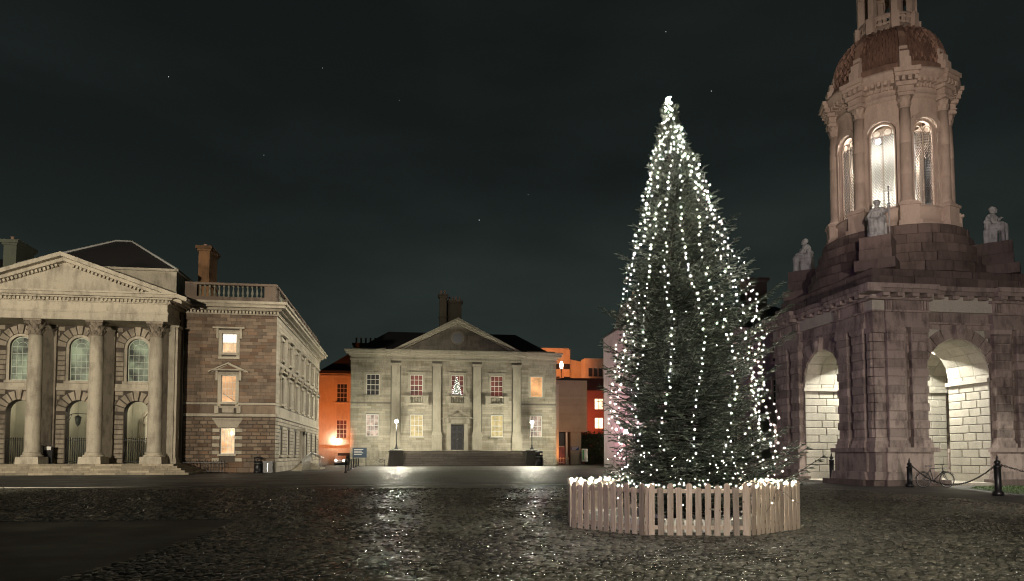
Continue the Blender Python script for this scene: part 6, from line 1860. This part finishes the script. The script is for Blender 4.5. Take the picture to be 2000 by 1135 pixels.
for i in range(NB):
    z0 = zb[i]; a = az[i]
    t = z0 / 10.0
    rise = np.interp(t, [0, .3, .6, .85, 1], [-.02, .12, .35, .75, 1.4])
    Renv = float(env(min(z0 + .25, 10.1)))
    lum = 1 + .10 * math.sin(3 * a + z0 * 1.7) + .10 * math.sin(5 * a - z0 * 2.3) + .07 * math.sin(z0 * 5.1 + a)
    L = Renv * lum * (r_.uniform(.45, .8) if filler[i] and z0 < 7 else r_.uniform(.78, 1.08))
    if r_.random() < (.16 if math.cos(a) > .3 else .07) and z0 < 8 and not filler[i]: L *= r_.uniform(1.12, 1.34)
    L = max(L, .07)
    sk = float(skew(z0))
    ca, sa = math.cos(a), math.sin(a)
    L *= max(.3, (sk * ca + math.sqrt(max(Renv ** 2 - (sk * sa) ** 2, .01))) / Renv)
    base = np.array([0.0, 0, z0 - rise * L * .55])
    if base[2] < .25: base[2] = .25
    pts = []
    for k in range(7):
        s = k / 6
        rr = L * s
        zz = base[2] + rise * rr + (.10 * L) * s * s - .18 * L * math.sin(s * PI) * (1 - t)
        pts.append(np.array([rr * ca, rr * sa, zz]))
    pts = np.array(pts)
    if L > .5: nb_m.tube([tuple(p) for p in pts], [.022 * (1 - k / 7.5) * min(1.3, L) for k in range(7)], 4)
    side = np.array([-sa, ca, 0.0]); fwd = np.array([ca, sa, rise * .8])
    # side shoots
    nshoot = max(6, int(L * 13))
    for q in range(nshoot):
        s = .22 + .78 * ((q + r_.random()) / nshoot) ** .8
        if s > 1: s = 1
        kf = s * 6; k0 = min(int(kf), 5); p = pts[k0] + (pts[k0 + 1] - pts[k0]) * (kf - k0)
        sg = 1 if q % 2 else -1
        l2 = (.17 + .62 * (1 - s) * min(L, 1.4)) * r_.uniform(.65, 1.0)
        l2 = min(l2, .55)
        d = side * sg * r_.uniform(.7, 1.0) + fwd * r_.uniform(.45, .9) + np.array([0, 0, r_.normal(.04, .11)])
        d /= np.linalg.norm(d)
        e1 = p + d * l2 + np.array([0, 0, -.05 * l2])
        twP0.append(p); twP1.append(e1); twS.append(1.0)
        # tertiary
        n3 = int(l2 / .10)
        for w in range(n3):
            s3 = (w + .7) / (n3 + .5); pp = p + (e1 - p) * s3
            s3g = 1 if w % 2 else -1
            perp = np.cross(d, np.array([0, 0, 1.0])); perp /= max(np.linalg.norm(perp), 1e-6)
            d3 = d * .75 + perp * s3g * .7 + r_.normal(0, .13, 3); d3 /= np.linalg.norm(d3)
            l3 = r_.uniform(.08, .15) * (1.2 - .4 * s3)
            twP0.append(pp); twP1.append(pp + d3 * l3); twS.append(.9)
    twP0.append(pts[-2]); twP1.append(pts[-1] + vnorm(pts[-1] - pts[-2]) * .06); twS.append(1.15)
# leader
for k in range(10):
    a = k * 2.4; z = 9.35 + k * .07
    twP0.append(np.array([0, 0, z])); twP1.append(np.array([.08 * math.cos(a), .08 * math.sin(a), z + .12])); twS.append(1)
twP0.append(np.array([0, 0, 9.8])); twP1.append(np.array([0, 0, 10.12])); twS.append(1)
twP0 = np.array(twP0); twP1 = np.array(twP1); twS = np.array(twS)
nb_m.build("branches", plain("fir_twig_bark", (.03, .026, .02), .9), tree, kind='stuff')
Ls = np.linalg.norm(twP1 - twP0, axis=1)
per = np.maximum(6, (Ls / .0056)).astype(int)
if per.sum() > 700000: per = np.maximum(5, per * (700000 / per.sum())).astype(int)
idx = np.repeat(np.arange(len(Ls)), per)
s = r_.random(len(idx))
D_ = vnorm(twP1 - twP0)[idx]
P_ = twP0[idx] + (twP1 - twP0)[idx] * s[:, None]
rv = r_.normal(0, 1, (len(idx), 3)); rv[:, 2] = np.abs(rv[:, 2]) * .9 - .15
pr_ = vnorm(rv - (rv * D_).sum(1, keepdims=True) * D_)
nd = vnorm(pr_ * .8 + D_ * .62)
nl = (r_.uniform(.017, .027, len(idx)) * twS[idx])[:, None]
wd = vnorm(np.cross(nd, D_)) * .0062
tip = P_ + nd * nl
Q = np.stack([P_ - wd, P_ + wd, tip], 1)
# the dense needled body of every shoot: a slim spindle
dd_ = vnorm(twP1 - twP0); sa_ = vnorm(np.cross(dd_, np.array([0.02, 0.01, 1.0]))); sb_ = np.cross(dd_, sa_)
wS = np.where(Ls > .19, .55, 1.0)[:, None] * r_.uniform(.012, .018, (len(Ls), 1))
SP = []
for fr_, rr_ in ((0.0, .4), (.45, 1.0), (.85, .85)):
    c_ = twP0 + (twP1 - twP0) * fr_
    for (u_, v_) in ((1, 0), (0, .7), (-1, 0), (0, -.7)):
        SP.append(c_ + (sa_ * u_ + sb_ * v_) * wS * rr_)
SP.append(twP1 + dd_ * .012)
SP = np.stack(SP, 1)
sq_ = [(b_ * 4 + k, b_ * 4 + (k + 1) % 4, b_ * 4 + 4 + (k + 1) % 4, b_ * 4 + 4 + k) for b_ in (0, 1) for k in range(4)]
st_ = [(8 + k, 8 + (k + 1) % 4, 12) for k in range(4)]
def needle_mat():
    m, nt, b = mat_new("fir_needles")
    g = N(nt, 'ShaderNodeNewGeometry')
    n = noise(nt, g.outputs['Position'], 2.2, 4, .6)
    r = g.outputs['Random Per Island']
    mx = N(nt, 'ShaderNodeMix', data_type='RGBA')
    mx.inputs[6].default_value = (.018, .030, .019, 1); mx.inputs[7].default_value = (.13, .145, .12, 1)
    nt.links.new(maprange(nt, math_n(nt, 'ADD', math_n(nt, 'MULTIPLY', n, .8), math_n(nt, 'MULTIPLY', r, .4)), .5, .95, 0, 1), mx.inputs[0])
    nt.links.new(mx.outputs[2], b.inputs['Base Color']); b.inputs['Roughness'].default_value = .5
    return m
M_NEED = needle_mat()
M_SHOOT = M_NEED
link("shoots", np_mesh("shoots", SP, sq_, st_, M_NEED, False), tree, kind='stuff')
crown = link("crown", np_mesh("crown", Q, [], [(0, 1, 2)], M_NEED, False), tree)
print("needles", len(Q), "twigs", len(Ls))

# strings of lights
M_BULB = glow("warm_white_bulb", (1.0, .93, .76), 400.0, 0.0, gloss=False)
M_BULBD = glow("dim_warm_bulb", (1.0, .90, .68), 110.0, 0.0, gloss=False)
bulb_me = MB().ball((0, 0, 0), .0062, 6, 4).mesh("bulb"); bulb_me.materials.append(M_BULBD)
bulb_mid = MB().ball((0, 0, 0), .0078, 6, 4).mesh("bulb"); bulb_mid.materials.append(M_BULB)
bulb_big = MB().ball((0, 0, 0), .0118, 6, 4).mesh("bulb"); bulb_big.materials.append(M_BULB)
NS = 17
def surf(a, z, off=.04):
    R = float(env(z)) * (1 + .10 * math.sin(3 * a + z * 1.7) * .6) * .93
    x = (R + off) * math.cos(a) + float(skew(z)); y = (R + off) * math.sin(a)
    return Vector((x, y, z))
where = {}
for k in range(NS):
    a0 = 2 * PI * k / NS + .12
    fx_ = math.cos(a0); fy_ = math.sin(a0)
    if fy_ < -.3:
        lab = "string of white fairy lights down the near side of the fir, "
    elif fx_ < -.6: lab = "string of white fairy lights down the fir's side towards the lit hall, "
    elif fx_ > .6: lab = "string of white fairy lights down the fir's side towards the bell tower, "
    else: lab = "string of white fairy lights at the back of the fir, "
    c_ = where.setdefault(lab, 0); where[lab] = c_ + 1
    t = thing("light_string", lab + ["first", "second", "third", "fourth", "fifth", "sixth", "seventh", "eighth"][c_] + " counted anticlockwise", "fairy lights", (TX, TY, 0), 0, "light strings hanging down the fir")
    pts = []; z = random.uniform(9.3, 9.8)
    aj = a0; ph = random.uniform(0, 6)
    zend = random.uniform(1.0, 1.7)
    prevR = 0
    while z > zend:
        aj = a0 + .10 * math.sin(z * 1.3 + ph) * min(1, (10 - z) / 3) + (.45 * (z - 7.5) / 2.5 if z > 7.5 else 0)
        p = surf(aj, z, -.02 + .07 * math.sin(z * 2.3 + ph) + .04 * math.sin(z * 7 + ph * 2))
        R = math.hypot(p.x, p.y)
        pts.append(p)
        z -= .045
    MB().tube([tuple(p) for p in pts[::3]], .005, 3).build("wire", M_IRON, t)
    acc = 0; last = pts[0]
    for p in pts[1:]:
        acc += (p - last).length; last = p
        if acc > (.13 if p.z < 8.9 else .11):
            acc = random.uniform(-.03, .03)
            o = p + Vector((random.uniform(-.045, .045), random.uniform(-.045, .045), random.uniform(-.03, .03)))
            link("bulb", random.choice((bulb_big, bulb_mid, bulb_mid, bulb_me, bulb_me)), t, M=Matrix.Translation(o))
t = thing("light_string", "dense tangle of white fairy lights wound round the very tip of the fir", "fairy lights", (TX, TY, 0), 0)
pts = [((.17 - .0013 * k) * math.cos(k * .9), (.17 - .0013 * k) * math.sin(k * .9), 9.25 + k * .0082) for k in range(110)]
MB().tube(pts, .004, 3).build("wire", M_IRON, t)
for k, p in enumerate(pts): link("bulb", bulb_big if k % 2 else bulb_mid, t, M=Matrix.Translation(Vector(p) + Vector((random.uniform(-.03, .03), random.uniform(-.03, .03), random.uniform(-.03, .03)))))
t = thing("light_string", "loose white fairy lights draped over the lowest boughs just above the fence", "fairy lights", (TX, TY, 0), 0)
pts = []
for k in range(150):
    a = -PI * .98 + k / 149 * PI * 1.0
    R = 1.55 + .35 * math.sin(k * .37) + .15 * math.sin(k * 1.1)
    pts.append(Vector((R * math.cos(a) + .35, R * math.sin(a), 1.28 + .28 * math.sin(k * .53) + .1 * math.sin(k * 1.7))))
MB().tube([tuple(p) for p in pts], .004, 3).build("wire", M_IRON, t)
for p in pts[::2]: link("bulb", bulb_me, t, M=Matrix.Translation(p))

# ------------------------------------------------------------------ octagonal picket fence
fence = thing("picket_fence", "eight-sided pale wooden picket fence round the foot of the fir, trimmed with lights", "fence", (TX + .07, TY, 0), 0)
def wood_mat():
    m, nt, b = mat_new("raw_fence_wood")
    oi = N(nt, 'ShaderNodeObjectInfo'); tcn = N(nt, 'ShaderNodeTexCoord')
    add = N(nt, 'ShaderNodeVectorMath', operation='ADD'); cmb = N(nt, 'ShaderNodeCombineXYZ')
    nt.links.new(math_n(nt, 'MULTIPLY', oi.outputs['Random'], 50), cmb.inputs[0]); nt.links.new(math_n(nt, 'MULTIPLY', oi.outputs['Random'], 31), cmb.inputs[2])
    nt.links.new(tcn.outputs['Object'], add.inputs[0]); nt.links.new(cmb.outputs[0], add.inputs[1])
    mp_ = N(nt, 'ShaderNodeMapping'); mp_.inputs['Scale'].default_value = (14, 14, 1.2); nt.links.new(add.outputs[0], mp_.inputs[0])
    gr = noise(nt, mp_.outputs[0], 2.0, 5, .6)
    mp2 = N(nt, 'ShaderNodeMapping'); mp2.inputs['Scale'].default_value = (1, .2, .55); nt.links.new(add.outputs[0], mp2.inputs[0])
    vo = N(nt, 'ShaderNodeTexVoronoi'); vo.inputs['Scale'].default_value = 9.0; nt.links.new(mp2.outputs[0], vo.inputs['Vector'])
    mx = N(nt, 'ShaderNodeMix', data_type='RGBA'); mx.inputs[6].default_value = (.36, .275, .21, 1); mx.inputs[7].default_value = (.50, .41, .34, 1)
    nt.links.new(maprange(nt, gr, .35, .65, 0, 1), mx.inputs[0])
    k = N(nt, 'ShaderNodeMix', data_type='RGBA'); k.inputs[7].default_value = (.10, .05, .03, 1)
    nt.links.new(mx.outputs[2], k.inputs[6]); nt.links.new(maprange(nt, vo.outputs['Distance'], .07, .14, .85, 0), k.inputs[0])
    sc = N(nt, 'ShaderNodeVectorMath', operation='SCALE'); nt.links.new(k.outputs[2], sc.inputs[0])
    rr = math_n(nt, 'POWER', oi.outputs['Random'], .5)
    nt.links.new(maprange(nt, rr, 0, 1, .45, 1.08), sc.inputs['Scale']); nt.links.new(sc.outputs[0], b.inputs['Base Color'])
    b.inputs['Roughness'].default_value = .7
    bp = N(nt, 'ShaderNodeBump'); bp.inputs['Strength'].default_value = .3; bp.inputs['Distance'].default_value = .004
    nt.links.new(gr, bp.inputs['Height']); nt.links.new(bp.outputs[0], b.inputs['Normal'])
    return m
M_WOOD = wood_mat()
def picket_me(w, h, kind):
    m = MB(); w2 = w / 2
    if kind == 'round':
        poly = [(-w2, 0), (w2, 0), (w2, h - w2)] + [(w2 * math.cos(PI * k / 8), h - w2 + w2 * math.sin(PI * k / 8)) for k in range(1, 8)] + [(-w2, h - w2)]
    else:
        poly = [(-w2, 0), (w2, 0), (w2, h - .01), (w2 - .01, h), (-w2 + .01, h), (-w2, h - .01)]
    m.prism(poly, -.011, .011)
    me = m.mesh("picket"); me.materials.append(M_WOOD); return me
pk = {'a': picket_me(.118, 1.03, 'round'), 'b': picket_me(.118, .945, 'flat'), 'c': picket_me(.122, .99, 'round')}
AP = 2.45; ROT = math.radians(-3.0)
side_len = 2 * AP * math.tan(PI / 8)
rail_me = MB().box(-side_len / 2 + .02, side_len / 2 - .02, -.012, .022, -.04, .04).mesh("rail"); rail_me.materials.append(M_WOOD)
post_me = MB().box(-.035, .035, -.035, .035, 0, .95).mesh("post"); post_me.materials.append(M_WOOD)
fl = thing("light_string", "string of white fairy lights running round the top of the wooden fence", "fairy lights", (TX + .07, TY, 0), 0)
wire = []
for k in range(8):
    a = k * PI / 4 + ROT
    Mx = Matrix.Rotation(a, 4, 'Z') @ Matrix.Translation((0, -AP, 0))
    n = 11
    for i in range(n):
        x = -side_len / 2 + side_len * (i + .5) / n
        kd = 'a' if i % 2 == 0 else ('b' if random.random() < .75 else 'c')
        tw_ = random.gauss(0, .01)
        link("picket", pk[kd], fence, M=Mx @ Matrix.Translation((x + random.gauss(0, .004), -.03 + random.gauss(0, .002), random.uniform(.0, .014))) @ Matrix.Rotation(tw_, 4, 'Y'))
    for z in (.16, .88): link("rail", rail_me, fence, M=Mx @ Matrix.Translation((0, 0, z)))
    link("post", post_me, fence, M=Matrix.Rotation(a + PI / 8, 4, 'Z') @ Matrix.Translation((0, -AP / math.cos(PI / 8) + .06, 0)))
    for i in range(20):
        x = -side_len / 2 + side_len * (i + .5) / 20
        p = Mx @ Vector((x, .045 + .03 * math.sin(i * 2.1), .985 + .035 * math.sin(i * 1.3 + k)))
        wire.append(p)
        link("bulb", bulb_big if i % 3 == 0 else bulb_mid, fl, M=Matrix.Translation(p))
MB().tube([tuple(p) for p in wire] + [tuple(wire[0])], .005, 3).build("wire", M_IRON, fl)
t = thing("light_string", "few white fairy lights trailing down inside the front of the fence", "fairy lights", (TX, TY, 0), 0)
pts = [Vector((-1.6 + k * .11, -2.15 + .12 * math.sin(k * 1.3), .72 + .22 * math.sin(k * .9) - .15 * math.sin(k * .31))) for k in range(34)]
MB().tube([tuple(p) for p in pts], .005, 3).build("wire", M_IRON, t)
for p in pts[::2]: link("bulb", bulb_me, t, M=Matrix.Translation(p))
# ballast blocks round the trunk
blm = MB().box(-.42, .42, -.2, .2, 0, .26).mesh("block"); blm.materials.append(plain("pale_concrete_block", (.55, .54, .5), .8))
for k in range(10):
    a = k * PI / 5 + .2
    o = link("ballast_block", blm, None, M=Matrix.Translation((TX + 1.75 * math.cos(a), TY + 1.75 * math.sin(a), 0)) @ Matrix.Rotation(a + PI / 2, 4, 'Z'))
    tag(o, "one of the pale concrete ballast blocks ringed round the fir's trunk inside the fence", "concrete block", "ballast blocks inside the fence")
# soft lilac lamp that washes the tower foot and the fence top
lamp("lilac_lamp_light", 'SPOT', (-9, 3, 6), 1300, (.70, .45, 1.0), (3.75, 15.5, .9), 28, .8, .3)
lamp("lilac_lamp_light", 'SPOT', (-16, 20, 9), 3200, (.70, .40, 1.0), (19, 42, 4), 40, .8, .3)
